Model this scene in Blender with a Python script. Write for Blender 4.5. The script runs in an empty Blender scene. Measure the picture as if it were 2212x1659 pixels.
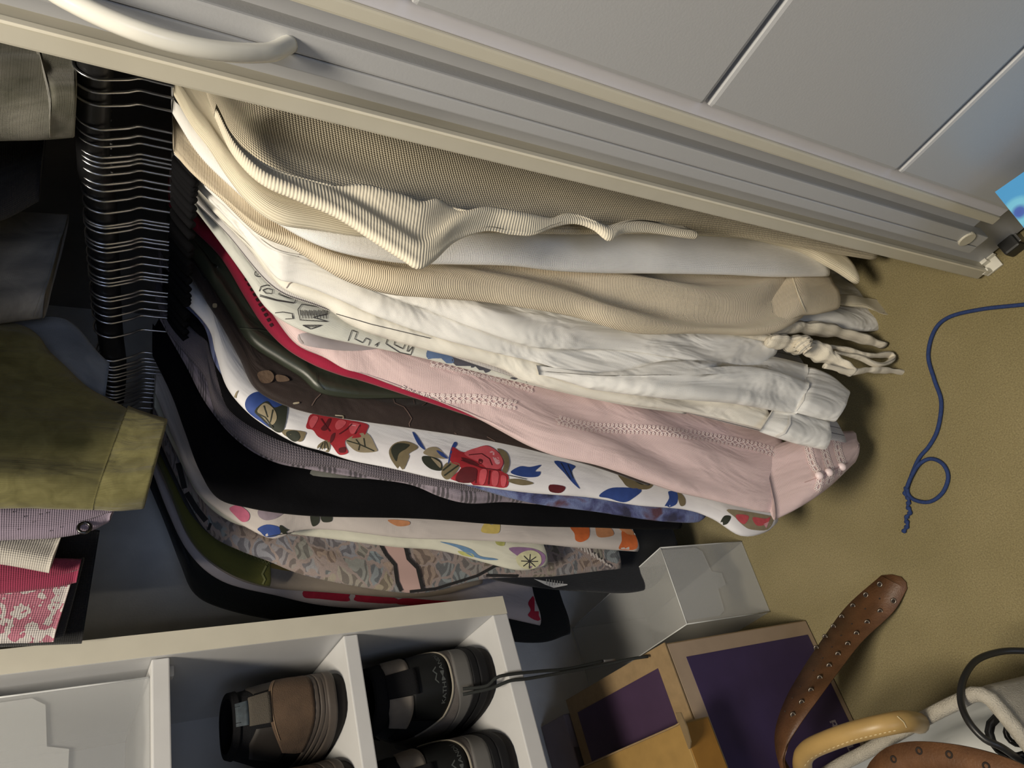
import bpy, bmesh, math, random
from mathutils import Vector, Matrix
from mathutils.bvhtree import BVHTree
from mathutils.geometry import delaunay_2d_cdt

C = bpy.context.scene.collection
# ---------------------------------------------------------------- camera
FPX = 1600.0
CAM = Vector((0.0, 0.0, 1.0))
def _axes():
    n = Vector((3764-1106, 1002-829.5, FPX)).normalized()      # straight down, seen by the camera
    up = -n
    fw = Vector((0, 0, 1))
    h = (fw - up*fw.dot(up)).normalized()
    r = h.cross(up)
    if r.y > 0: r = -r
    a = math.radians(37.5)
    d1 = h*math.cos(a) - r*math.sin(a)
    d2 = h*math.sin(a) + r*math.cos(a)
    return Matrix((-d1, d2, up))
AX = _axes()
cd = bpy.data.cameras.new('camera'); cam = bpy.data.objects.new('camera', cd); C.objects.link(cam)
cd.sensor_fit = 'HORIZONTAL'; cd.sensor_width = 36.0; cd.lens = 36.0*FPX/2212; cd.clip_start = .02
m4 = Matrix.Identity(4)
for i in range(3):
    m4[i][0] = AX[i][0]; m4[i][1] = -AX[i][1]; m4[i][2] = -AX[i][2]; m4[i][3] = CAM[i]
cam.matrix_world = m4
sc = bpy.context.scene; sc.camera = cam
# ---------------------------------------------------------------- light and exposure
sc.view_settings.view_transform = 'Standard'; sc.view_settings.look = 'None'
sc.view_settings.exposure = -0.12; sc.view_settings.gamma = 1.0; sc.view_settings.use_curve_mapping = False
w = bpy.data.worlds.new('world'); sc.world = w; w.use_nodes = True
w.node_tree.nodes['Background'].inputs[0].default_value = (.80, .82, .88, 1)
w.node_tree.nodes['Background'].inputs[1].default_value = .045
def area(name, loc, tgt, sx, sy, power, col):
    l = bpy.data.lights.new(name, 'AREA'); l.shape = 'RECTANGLE'; l.size = sx; l.size_y = sy; l.energy = power; l.color = col
    o = bpy.data.objects.new(name, l); C.objects.link(o); o.location = loc
    o.rotation_euler = (Vector(tgt)-Vector(loc)).to_track_quat('-Z', 'Y').to_euler()
    return o
area('ceiling_lamp_light', (.02, -.20, 2.33), (-.45, .15, .2), .36, .36, 43, (1, .90, .74))
area('window_light', (2.2, -1.5, 1.35), (-.7, .2, .6), 1.2, 1.4, 16, (.62, .74, 1))

# ---------------------------------------------------------------- helpers
def ray(px, py): return AX @ Vector((px-1106, py-829.5, FPX))
def at_x(px, py, X): r = ray(px, py); return CAM + r*(X/r.x)
def at_y(px, py, Y): r = ray(px, py); return CAM + r*(Y/r.y)
def at_z(px, py, Z): r = ray(px, py); return CAM + r*((Z-1)/r.z)
def slant(px, py, xt, m):                       # hanging plane x = xt + m*(.95-z)
    r = ray(px, py); return CAM + r*((xt-.05*m)/(r.x+m*r.z))
def link(o, parent=None):
    C.objects.link(o)
    if parent: o.parent = parent; o.matrix_parent_inverse = parent.matrix_world.inverted() if False else Matrix.Translation(-parent.location)
    return o
def tag(o, label, cat, group=None):
    o['label'] = label; o['category'] = cat
    if group: o['group'] = group
    return o
def thing(name, label, cat, loc=(0, 0, 0), group=None):
    o = bpy.data.objects.new(name, None); o.empty_display_size = .05; C.objects.link(o); o.location = loc
    return tag(o, label, cat, group)
def struct(o): o['kind'] = 'structure'; return o
def mesh_obj(name, verts, faces, mat, parent=None, smooth=False, uvs=None):
    me = bpy.data.meshes.new(name); me.from_pydata([tuple(v) for v in verts], [], faces)
    if uvs:
        ul = me.uv_layers.new(name='UVMap')
        for l in me.loops: ul.data[l.index].uv = uvs[l.vertex_index]
    if smooth:
        for p in me.polygons: p.use_smooth = True
    me.materials.append(mat); me.update()
    return link(bpy.data.objects.new(name, me), parent)
def bm_obj(name, bm, mat, parent=None, smooth=False):
    me = bpy.data.meshes.new(name); bm.normal_update(); bm.to_mesh(me); bm.free()
    if smooth:
        for p in me.polygons: p.use_smooth = True
    me.materials.append(mat)
    return link(bpy.data.objects.new(name, me), parent)
def box(name, lo, hi, mat, parent=None, bev=.0015, rot=None):
    bm = bmesh.new(); bmesh.ops.create_cube(bm, size=1)
    c = [(a+b)/2 for a, b in zip(lo, hi)]; s = [abs(b-a) for a, b in zip(lo, hi)]
    for v in bm.verts: v.co = Vector((v.co.x*s[0], v.co.y*s[1], v.co.z*s[2]))
    if bev: bmesh.ops.bevel(bm, geom=bm.edges[:], offset=min(bev, min(s)*.3), segments=2, affect='EDGES', profile=.6)
    if rot: bmesh.ops.rotate(bm, verts=bm.verts, cent=(0, 0, 0), matrix=rot)
    for v in bm.verts: v.co += Vector(c)
    return bm_obj(name, bm, mat, parent)
def catmull(pts, n):
    P = [Vector(p) for p in pts]
    if len(P) < 3:
        return [P[0].lerp(P[-1], i/(n-1)) for i in range(n)]
    P = [P[0]*2-P[1]] + P + [P[-1]*2-P[-2]]
    out = []
    for i in range(1, len(P)-2):
        for k in range(16):
            t = k/16; a, b, c, d = P[i-1:i+3]
            out.append(.5*((2*b)+(c-a)*t+(2*a-5*b+4*c-d)*t*t+(3*b-a-3*c+d)*t**3))
    out.append(P[-2])
    L = [0]
    for i in range(1, len(out)): L.append(L[-1]+(out[i]-out[i-1]).length)
    res = []; j = 0
    for i in range(n):
        s = L[-1]*i/(n-1)
        while j < len(L)-2 and L[j+1] < s: j += 1
        t = (s-L[j])/max(1e-9, L[j+1]-L[j]); res.append(out[j].lerp(out[j+1], t))
    return res
def tube(name, pts, r, mat, parent=None, n=8, smooth=True, res=None, taper=None, flat=None):
    P = catmull(pts, res or max(8, len(pts)*6)); vs = []; fs = []
    up = Vector((0, 0, 1)); N = len(P)
    t0 = (P[1]-P[0]).normalized(); nrm = t0.cross(up)
    if nrm.length < .1: nrm = t0.cross(Vector((0, 1, 0)))
    nrm.normalize()
    for i, p in enumerate(P):
        t = (P[min(i+1, N-1)]-P[max(i-1, 0)]).normalized()
        nrm = (nrm - t*nrm.dot(t)).normalized(); b = t.cross(nrm)
        rr = r*(taper(i/(N-1)) if taper else 1)
        for k in range(n):
            a = 2*math.pi*k/n; vs.append(p + nrm*math.cos(a)*rr + b*math.sin(a)*rr*(flat or 1))
    for i in range(N-1):
        for k in range(n):
            fs.append((i*n+k, i*n+(k+1) % n, (i+1)*n+(k+1) % n, (i+1)*n+k))
    fs.append(tuple(range(n))[::-1]); fs.append(tuple(range((N-1)*n, N*n)))
    L = [0]
    for i in range(1, N): L.append(L[-1]+(P[i]-P[i-1]).length)
    uv = [(k/n*2*math.pi*r, L[i]) for i in range(N) for k in range(n)]
    return mesh_obj(name, vs, fs, mat, parent, smooth, uv)

# ---------------------------------------------------------------- materials
MATS = {}
def new_mat(name):
    m = bpy.data.materials.new(name); m.use_nodes = True; nt = m.node_tree
    return m, nt, nt.nodes['Principled BSDF']
def N(nt, t, **kw):
    n = nt.nodes.new(t)
    for k, v in kw.items():
        if k.startswith('_'): n.inputs[k[1:].replace('_', ' ')].default_value = v
        else: setattr(n, k, v)
    return n
def ramp(nt, fac, stops):
    r = nt.nodes.new('ShaderNodeValToRGB'); e = r.color_ramp.elements
    while len(e) < len(stops): e.new(.5)
    for i, (p, c) in enumerate(stops): e[i].position = p; e[i].color = (*c[:3], 1)
    nt.links.new(fac, r.inputs[0]); return r.outputs[0]
def plain(name, col, rough=.5, metal=0, noise=.06, nscale=30, bump=0, bscale=200, sheen=0, spec=.5):
    if name in MATS: return MATS[name]
    m, nt, b = new_mat(name); L = nt.links.new
    tc = N(nt, 'ShaderNodeTexCoord')
    n = N(nt, 'ShaderNodeTexNoise', _Scale=nscale, _Detail=4.0); L(tc.outputs['Object'], n.inputs['Vector'])
    c = ramp(nt, n.outputs['Fac'], [(.3, [x*(1-noise) for x in col]), (.7, [min(1, x*(1+noise)) for x in col])])
    L(c, b.inputs['Base Color']); b.inputs['Roughness'].default_value = rough; b.inputs['Metallic'].default_value = metal
    b.inputs['Specular IOR Level'].default_value = spec
    if sheen: b.inputs['Sheen Weight'].default_value = sheen
    if bump:
        n2 = N(nt, 'ShaderNodeTexNoise', _Scale=bscale, _Detail=3.0); L(tc.outputs['Object'], n2.inputs['Vector'])
        bp = N(nt, 'ShaderNodeBump', _Strength=bump, _Distance=.002); L(n2.outputs['Fac'], bp.inputs['Height']); L(bp.outputs[0], b.inputs['Normal'])
    MATS[name] = m; return m
def fabric(name, col, kind='weave', T=.0018, bump=.4, rough=.85, var=.07, sheen=.15, col2=None, mix=None, spec=.3, wr=.25, dk=.45):
    """cloth with its thread pattern: u runs round the garment, v down it, both in metres"""
    if name in MATS: return MATS[name]
    m, nt, b = new_mat(name); L = nt.links.new
    uv = N(nt, 'ShaderNodeUVMap'); s = .314/T
    n = N(nt, 'ShaderNodeTexNoise', _Scale=14.0, _Detail=5.0); L(uv.outputs[0], n.inputs['Vector'])
    base = ramp(nt, n.outputs['Fac'], [(.3, [x*(1-var) for x in col]), (.7, [min(1, x*(1+var)) for x in col])])
    wu = N(nt, 'ShaderNodeTexWave', bands_direction='X', _Scale=s, _Distortion=.6, _Detail=1.0); L(uv.outputs[0], wu.inputs['Vector'])
    wv = N(nt, 'ShaderNodeTexWave', bands_direction='Y', _Scale=s, _Distortion=.6, _Detail=1.0); L(uv.outputs[0], wv.inputs['Vector'])
    hgt = None
    if kind == 'rib': hgt = wu.outputs['Fac']
    elif kind == 'ribv': hgt = wv.outputs['Fac']
    elif kind == 'knit':
        wd = N(nt, 'ShaderNodeTexWave', bands_direction='DIAGONAL', _Scale=s*.8, _Distortion=.8); L(uv.outputs[0], wd.inputs['Vector'])
        mm = N(nt, 'ShaderNodeMath', operation='MULTIPLY'); L(wu.outputs['Fac'], mm.inputs[0]); L(wv.outputs['Fac'], mm.inputs[1]); hgt = mm.outputs[0]
    elif kind == 'velvet':
        nn = N(nt, 'ShaderNodeTexNoise', _Scale=900.0); L(uv.outputs[0], nn.inputs['Vector']); hgt = nn.outputs['Fac']
    else:
        mm = N(nt, 'ShaderNodeMath', operation='ADD'); L(wu.outputs['Fac'], mm.inputs[0]); L(wv.outputs['Fac'], mm.inputs[1]); hgt = mm.outputs[0]
    if kind in ('knit', 'rib', 'ribv'):
        mx = N(nt, 'ShaderNodeMix', data_type='RGBA', blend_type='MULTIPLY'); mx.inputs['Factor'].default_value = dk
        rr = ramp(nt, hgt, [(.0, (.45, .43, .38)), (.35, (1, 1, 1))]); L(base, mx.inputs['A']); L(rr, mx.inputs['B']); base = mx.outputs['Result']
    if mix: base = mix(nt, uv, base)
    L(base, b.inputs['Base Color']); b.inputs['Roughness'].default_value = rough; b.inputs['Specular IOR Level'].default_value = spec
    b.inputs['Sheen Weight'].default_value = sheen; b.inputs['Sheen Roughness'].default_value = .5
    bp = N(nt, 'ShaderNodeBump', _Strength=bump, _Distance=.0012); L(hgt, bp.inputs['Height'])
    if wr:                                       # soft creases
        mp = N(nt, 'ShaderNodeMapping'); mp.inputs['Scale'].default_value = (26, 9, 1); L(uv.outputs[0], mp.inputs['Vector'])
        n3 = N(nt, 'ShaderNodeTexNoise', _Scale=1.0, _Detail=3.0, _Distortion=.6); L(mp.outputs[0], n3.inputs['Vector'])
        b2 = N(nt, 'ShaderNodeBump', _Strength=wr, _Distance=.02); L(n3.outputs['Fac'], b2.inputs['Height']); L(bp.outputs[0], b2.inputs['Normal']); L(b2.outputs[0], b.inputs['Normal'])
    else: L(bp.outputs[0], b.inputs['Normal'])
    MATS[name] = m; return m

# ---------------------------------------------------------------- garment builder
ROD_Y = .62
def sleeve(name, S, mat, parent, xt, m, h=.0095, d=.024, back='sym', rows=None, amp=.004, wl=.045, seed=0, nr=26, ztop=None, lip=True, flare=0, hfun=None, bend=0, sink=0):
    """a hanging piece of cloth: S runs down its front edge; every row is a closed, rounded section that reaches back from that edge"""
    rnd = random.Random(seed)
    length = sum((Vector(S[i+1])-Vector(S[i])).length for i in range(len(S)-1))
    rows = rows or int(max(14, min(130, length/10)))
    F2 = catmull(S, rows)
    if isinstance(back, list): B2 = catmull(back, rows)
    ph = [(rnd.random(), rnd.random(), rnd.random()*.5+.35, (1, .57, .31)[j]) for j in range(3)]
    secs = []; uvs = []; vlen = 0; prevF = None
    Rows = []
    for i in range(rows):
        F = slant(F2[i].x, F2[i].y, xt, m)
        if isinstance(back, list): B = slant(B2[i].x, B2[i].y, xt, m)
        elif back == 'sym': B = Vector((F.x, max(F.y+.05, min(.93, 2*ROD_Y-F.y)), F.z))
        else: B = Vector((F.x, F.y+back, F.z))
        Rows.append((F, B))
    if ztop:
        F, B = Rows[0]; ex = []
        for k in range(6, 0, -1):
            dz = (ztop-F.z)*k/6; ex.append((F+Vector((-m*dz, 0, dz)), B+Vector((-m*dz, 0, dz+F.z-B.z))))
        Rows = ex+Rows
    R = len(Rows)
    for i, (F, B) in enumerate(Rows):
        t = i/(R-1)
        hh = h*(hfun(t) if hfun else (.45+.55*min(1, t/.18)))
        hh *= 1+flare*max(0, (t-.85)/.15)
        Lc = max(.012, B.y-F.y); dd = min(d, Lc/2.3)
        a = math.atan2(F.y, -F.x); nx, ny = -math.sin(a), -math.cos(a)
        q = math.sqrt(hh*hh*nx*nx+dd*dd*ny*ny)
        cx = F.x - hh*hh*nx/q - sink*(1-min(1, t/.4)); cy = F.y - dd*dd*ny/q
        yb = max(B.y-dd, cy+.003)
        sec = []
        for k in range(8): s = 1-k/8; sec.append((cx-hh*(1-.25*s), cy+(yb-cy)*s))
        for k in range(13):
            ang = math.pi*k/12; sec.append((cx-hh*math.cos(ang), cy-dd*math.sin(ang)))
        for k in range(1, nr+1): s = (k/nr)**1.25; sec.append((cx+hh*(1-.25*s), cy+(yb-cy)*s))
        for k in range(1, 5):
            ang = math.pi*k/5; sec.append((cx+hh*.75*math.cos(ang), yb+dd*math.sin(ang)))
        n = len(sec); tip = 14
        if prevF is not None: vlen += (F-prevF).length
        prevF = F
        arc = [0]*n
        for k in range(tip+1, n): arc[k] = arc[k-1]+math.dist(sec[k], sec[k-1])
        for k in range(tip-1, -1, -1): arc[k] = arc[k+1]-math.dist(sec[k], sec[k+1])
        env = min(1, t/.2)
        for k in range(n):
            p0, p1 = sec[k-1], sec[(k+1) % n]; tx, ty = p1[0]-p0[0], p1[1]-p0[1]; l = math.hypot(tx, ty) or 1
            ox, oy = ty/l, -tx/l
            dsp = 0
            for a1, a2, lam, wt in ph:
                dsp += wt*math.sin(2*math.pi*(arc[k]/(wl*(.5+wt))+a1+.3*math.sin(2*math.pi*(vlen/lam+a2))))
            dsp *= amp*env*.7
            if bend: dsp += bend*math.sin(2*math.pi*(vlen/.11+.4*math.sin(arc[k]*30)+a1))
            z = F.z+(B.z-F.z)*max(0, min(1, (sec[k][1]-F.y)/Lc))
            secs.append(Vector((sec[k][0]+ox*dsp, sec[k][1]+oy*dsp, z))); uvs.append((arc[k], vlen))
    n = len(secs)//R
    fs = []
    for i in range(R-1):
        for k in range(n): fs.append((i*n+k, i*n+(k+1) % n, (i+1)*n+(k+1) % n, (i+1)*n+k))
    fs.append(tuple(range(n)))
    if lip:                                       # turned-in hem, so the end reads as an open cloth tube
        base = len(secs)
        for j, (sc_, up_, dz) in enumerate(((.93, 0, -.001), (.75, 1, 0), (.55, 3, 0))):
            row = secs[(R-1-up_)*n:(R-up_)*n]; cx_ = .5*(min(v.x for v in row)+max(v.x for v in row)); cy_ = sum(v.y for v in row)/n
            for k in range(n):
                v = row[k]; secs.append(Vector((cx_+(v.x-cx_)*sc_, v.y+(cy_-v.y)*(1-sc_)*.2, v.z+dz))); uvs.append(uvs[base-n+k])
        for j in range(3):
            o = base-n+j*n
            for k in range(n): fs.append((o+k, o+(k+1) % n, o+n+(k+1) % n, o+n+k))
        fs.append(tuple(range(base+2*n, base+3*n))[::-1])
    else: fs.append(tuple(range((R-1)*n, R*n))[::-1])
    ob = mesh_obj(name, secs, fs, mat, parent, True, uvs)
    return ob
GINFO = {}
def garment(name, label, S, mat, X, m=.03, cat='garment', part='body', **kw):
    p0 = slant(S[0][0], S[0][1], X, m); xt0 = X; xt = X
    root = thing(name, label, cat, (xt0, ROD_Y, p0.z))
    ob = sleeve(part, S, mat, root, xt, m, **kw)
    e = slant(*S[-1], xt, m)
    print('GARMENT %-28s top x %.3f z %.3f  end (%.3f %.3f %.3f) m %.3f' % (name, xt0, p0.z, e.x, e.y, e.z, m))
    GINFO[name] = (root, ob, xt, m)
    return root, ob, xt, m
# ================================================================ the setting
def carpet_mat():
    m, nt, b = new_mat('carpet'); L = nt.links.new
    tc = N(nt, 'ShaderNodeTexCoord')
    n1 = N(nt, 'ShaderNodeTexNoise', _Scale=520.0, _Detail=7.0, _Roughness=.75); L(tc.outputs['Object'], n1.inputs['Vector'])
    n2 = N(nt, 'ShaderNodeTexNoise', _Scale=7.0, _Detail=4.0); L(tc.outputs['Object'], n2.inputs['Vector'])
    c1 = ramp(nt, n1.outputs['Fac'], [(.3, (.17, .135, .06)), (.55, (.335, .275, .13)), (.75, (.48, .41, .23))])
    c2 = ramp(nt, n2.outputs['Fac'], [(.35, (.82, .82, .76)), (.65, (1, 1, 1))])
    mx = N(nt, 'ShaderNodeMix', data_type='RGBA', blend_type='MULTIPLY'); mx.inputs['Factor'].default_value = 1
    L(c1, mx.inputs['A']); L(c2, mx.inputs['B']); L(mx.outputs['Result'], b.inputs['Base Color'])
    b.inputs['Roughness'].default_value = 1; b.inputs['Specular IOR Level'].default_value = .1; b.inputs['Sheen Weight'].default_value = .3
    bp = N(nt, 'ShaderNodeBump', _Strength=.7, _Distance=.003); L(n1.outputs['Fac'], bp.inputs['Height']); L(bp.outputs[0], b.inputs['Normal'])
    return m
M_WALL = plain('wall_paint', (.74, .74, .73), .8, bump=.15, bscale=300)
M_WHITE = plain('white_laminate', (.55, .548, .545), .38, noise=.02)
M_PANEL = plain('white_lacquer', (.43, .435, .445), .42, noise=.015, nscale=5, bump=.04, bscale=500)
M_CREAM = plain('cream_edging', (.55, .52, .43), .5, noise=.03)
M_GREY = plain('grey_white_lacquer', (.42, .43, .46), .4, noise=.02)
f = struct(mesh_obj('floor', [(-1.14, -3, 0), (2.6, -3, 0), (2.6, .98, 0), (-1.14, .98, 0)], [(0, 1, 2, 3)], carpet_mat()))
struct(box('wall_left', (-1.24, -3, 0), (-1.14, .98, 2.4), M_WALL, bev=0))
struct(box('wall_back', (-1.24, .98, 0), (2.6, 1.08, 2.4), plain('shade_darkened_wall', (.20, .19, .18), .85), bev=0))  # closet shade behind the rod is put into this wall's colour
struct(box('wall_right', (1.0, .50, 0), (1.08, .98, 2.4), M_WALL, bev=0))
struct(box('ceiling', (-1.24, -3, 2.4), (2.6, 1.08, 2.46), M_WALL, bev=0))
struct(box('trim_1', (-1.14, .40, 2.06), (1.0, .52, 2.4), M_WHITE, bev=.002))

# sliding doors, staggered at the right: left edges found where each upright crosses image column 1088
def edge_x(py, Y, px=1088): r = ray(px, py); return Y*r.x/r.y
RX = .98; ZT = 2.04
A3, A2, A1 = .446, .428, .410
def zat(px, py, Y): r = ray(px, py); return 1+Y*r.z/r.y
# rear door
d3 = struct(bpy.data.objects.new('door_3', None)); C.objects.link(d3); d3.location = (edge_x(363, A3), A3, 0)
z3 = .012
def edge2(px, py, Y): r = ray(px, py); return Y*r.x/r.y
x30 = edge2(1088, 357, A3); x31 = edge2(1088, 320, A3)
box('stile', (x30, A3, z3), (x31, A3+.024, ZT), M_CREAM, d3, .002)
box('panel', (x31-.001, A3+.016, z3), (RX, A3+.022, ZT), M_GREY, d3, .001)
box('edge_strip', (x31-.0012, A3-.0012, z3), (x31+.001, A3+.004, ZT), plain('light_edge', (.80, .76, .64), .4), d3, .0004)
# middle door with the bow handle
d2 = struct(bpy.data.objects.new('door_2', None)); C.objects.link(d2); d2.location = (edge2(1088, 268, A2), A2, .12)
x20, x21, x22 = edge2(1088, 268, A2), edge2(1088, 238, A2), edge2(1088, 192, A2)
z2 = zat(2097, 537, A2)
box('stile', (x20, A2-.004, z2), (x21-.0003, A2+.012, ZT), M_PANEL, d2, .0012)
box('stile', (x21+.0003, A2-.004, z2), (x22, A2+.012, ZT), M_PANEL, d2, .0018)
box('panel', (x22-.001, A2+.010, z2+.016), (RX, A2+.0125, ZT), M_GREY, d2, .001)
# front door: framed panels
d1 = struct(bpy.data.objects.new('door_1', None)); C.objects.link(d1); d1.location = (edge2(1088, 150, A1), A1, .17)
x10, x11, x12 = edge2(1088, 150, A1), edge2(1088, 115, A1), edge2(1088, 80, A1-.008)
z1 = zat(2150, 470, A1)-.01
box('stile', (x10, A1, z1), (x11, A1+.014, ZT), M_CREAM, d1, .0018)
box('frame_board', (x11, A1+.002, z1), (RX, A1+.014, ZT), plain('lilac_white_board', (.58, .58, .64), .4, noise=.02), d1, .001)
zg = [zat(1950, 362, A1-.008), zat(1527, 226, A1-.008), zat(882, 2, A1-.008)]
sp = (zg[2]-zg[0])/2
zs = [zg[0]-sp] + zg + [zg[2]+sp*k for k in range(1, 5)]
zs = [z for z in zs if z < ZT]
zs[0] = max(zs[0], z1+.004)
for a, b_ in zip(zs[:-1], zs[1:]):
    box('door_panel', (x12, A1-.008, a+.0022), (RX, A1+.004, b_-.0022), M_PANEL, d1, .0035)
# bow handle: an arched white pull screwed to the middle door
hx = (x21+x22)/2-.002
zb = zat(625, 97, A2-.004); hp = []
HL = zat(60, -72, A2-.004)-zb
for k in range(13):
    t = k/12; hp.append((hx, A2-.004-.031*math.sin(math.pi*t)**.62, zb+HL*t))
hd = tube('handle', hp, .0054, plain('white_gloss_handle', (.80, .78, .70), .22), d2, n=14)
# round plug near the foot of the stile
pc = at_y(2088, 516, A2-.004)
def disc(name, c, axis, r, hgt, mat, parent=None, n=20, bev=.0006):
    bm = bmesh.new(); bmesh.ops.create_cone(bm, cap_ends=True, segments=n, radius1=r, radius2=r, depth=hgt)
    if bev: bmesh.ops.bevel(bm, geom=[e for e in bm.edges if abs(e.verts[0].co.z-e.verts[1].co.z) < 1e-6], offset=bev, segments=1, affect='EDGES')
    q = Vector((0, 0, 1)).rotation_difference(Vector(axis))
    bmesh.ops.rotate(bm, verts=bm.verts, cent=(0, 0, 0), matrix=q.to_matrix()); bmesh.ops.translate(bm, verts=bm.verts, vec=Vector(c))
    return bm_obj(name, bm, mat, parent, False)
disc('plug', pc, (0, 1, 0), .0095, .004, M_CREAM, d2)

# ---------------------------------------------------------------- shoe shelf unit on the left wall
R0 = .84; UB = 1.139
uy1 = R0*.3436; ut = R0*.0285; uy0 = uy1-.80
uz0 = 1-.603*R0-.006; sh = [1-.35*R0, 1-.109*R0, 1-.109*R0+.207]
unit = thing('shoe_shelf', 'white open shoe shelf with cream edges mounted on the left wall', 'shelf', (-R0, uy0, uz0))
box('side_panel', (-UB, uy1-ut, uz0), (-R0, uy1, 1.62), M_WHITE, unit)
box('side_panel', (-UB, uy0, uz0), (-R0, uy0+ut, 1.62), M_WHITE, unit)
box('edge_banding', (-R0-.0003, uy1-ut, uz0), (-R0+.0008, uy1, 1.62), M_CREAM, unit, .0003)
box('back_panel', (-UB, uy0+ut, uz0), (-UB+.006, uy1-ut, 1.62), M_WHITE, unit, 0)
box('bottom_board', (-UB+.006, uy0+ut, uz0), (-R0+.0004, uy1-ut+.0001, uz0+.022), M_WHITE, unit)
for z in sh:
    s_ = box('shelf_board', (-UB+.006, uy0+ut, z-.016), (-R0-.006, uy1-ut-.001, z+.001), M_WHITE, unit)
    pg = box('shelf_peg', (-R0-.05, uy1-ut-.012, z-.024), (-R0-.036, uy1-ut, z-.016), M_WHITE, s_)
box('top_board', (-UB, uy0, 1.62), (-R0, uy1, 1.642), M_WHITE, unit)
# ================================================================ rod and hangers
M_BLACKTUBE = plain('black_rod', (.012, .012, .013), .38)
M_CHROME = plain('hook_steel', (.62, .63, .66), .28, metal=1, noise=.03)
M_FLOCK = plain('black_flock', (.006, .006, .007), .95, spec=.1, sheen=0)
RODP = [at_y(205, 160, ROD_Y), at_y(220, 450, ROD_Y), at_y(236, 700, ROD_Y), at_y(246, 830, ROD_Y)]
rz = lambda x: None
def rod_z(x):
    P = RODP
    if x >= P[0].x: return P[0].z
    for a, b_ in zip(P[:-1], P[1:]):
        if x >= b_.x: return a.z+(b_.z-a.z)*(x-a.x)/(b_.x-a.x)
    return P[-1].z
pts = [Vector((.98, ROD_Y, RODP[0].z)), Vector((.3, ROD_Y, RODP[0].z))] + RODP + [Vector((-1.13, ROD_Y, RODP[-1].z))]
r_ = tag(tube('closet_rod', pts, .0135, M_BLACKTUBE, None, 20, res=60), 'black round clothes rod under the row of hanger hooks', 'rod')
NECK = [176, 202, 231, 278, 298, 314, 337, 347, 356, 372, 392, 406, 427, 451, 477, 484, 493, 516, 523, 534, 555, 571, 589, 598, 604, 628, 636, 651, 667, 682, 712,
        761, 774, 781, 791, 797, 805, 817, 826, 833, 840, 848, 858, 868, 881, 896]
proto = None
def hanger_parts(root, tw):
    o = root.location
    hook = []
    r = .0158
    for k in range(15):
        a = math.radians(-40 + 250*k/14)          # from behind the rod over its top to the front, then to the neck
        hook.append(Vector((o.x, o.y+r*math.cos(a), o.z+r*math.sin(a))))
    hook += [Vector((o.x, o.y-.006, o.z-.024)), Vector((o.x, o.y, o.z-.033)), Vector((o.x, o.y, o.z-.045)), Vector((o.x, o.y, o.z-.066))]
    tube('hook', hook, .0013, M_CHROME, root, 6, res=34)
    P = [Vector((o.x, o.y+s, o.z-.064-.016*(abs(s)/.03)**1.3)) for s in (-.03, -.024, -.016, -.008, 0, .008, .016, .024, .03)]
    tube('shoulder_bar', P, .0042, M_FLOCK, root, 8, res=24)
CARRY = {'cardigan': 'cream cardigan', 'fine': 'thin cream knit top', 'crepe': 'white textured top', 'beige': 'beige ribbed sweater', 'petticoat': 'white petticoat', 'scarf': 'crinkled scarf', 'whiteA': 'puffed-sleeve blouse', 'whiteB': 'wide-cuffed white blouse', 'whiteC': 'ivory blouse', 'stripe': 'pinstriped blouse', 'tee': 'lettered tee', 'pink': 'pink blouse', 'crimson': 'crimson top', 'satin': 'green satin shirt', 'leather': 'suede jacket', 'rose': 'rose-print shirt', 'blue': 'blue blotchy top', 'black': 'thin black blouse', 'lilac': 'lilac mesh shirt', 'velvet': 'black velvet dress', 'pastel': 'collared floral shirt', 'water': 'watercolour top', 'paisley': 'paisley tunic', 'navy': 'navy jeans'}
def build_hangers():
    PX = [at_y(330-(py-200)*.05, py, ROD_Y).x for py in NECK]; lab = {}
    for key, words in CARRY.items():
        free = [i for i in range(len(PX)) if i not in lab]
        i = min(free, key=lambda j: abs(PX[j]-G[key][2])); lab[i] = 'black flocked hanger whose steel hook carries the '+words
    cnt = {}
    for i in range(len(PX)):
        if i in lab: continue
        j = i
        while j >= 0 and (j not in lab or 'carries' not in lab[j]): j -= 1
        if j < 0: w_ = 'doors'
        else: w_ = lab[j].split('carries the ')[1]
        cnt[w_] = cnt.get(w_, 0)+1; o_ = ('first', 'second', 'third', 'fourth', 'fifth', 'sixth', 'seventh', 'eighth', 'ninth')[cnt[w_]-1]
        lab[i] = 'black flocked hanger, %s one past the %s' % (o_, w_+' hanger' if j >= 0 else 'sliding doors')
    proto = None
    for i, x in enumerate(PX):
        g = 'black hangers along the rod'
        if proto is None:
            proto = thing('clothes_hanger', lab[i], 'hanger', (x, ROD_Y, rod_z(x)), g); hanger_parts(proto, 0); kd = [c for c in bpy.data.objects if c.parent == proto]
        else:
            root = proto.copy(); C.objects.link(root); root.location = (x, ROD_Y, rod_z(x)); root.rotation_euler = (0, 0, random.Random(i).uniform(-.05, .05)); tag(root, lab[i], 'hanger', g)
            for ch in kd:
                c = ch.copy(); C.objects.link(c); c.parent = root; c.matrix_parent_inverse = ch.matrix_parent_inverse.copy()
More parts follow.
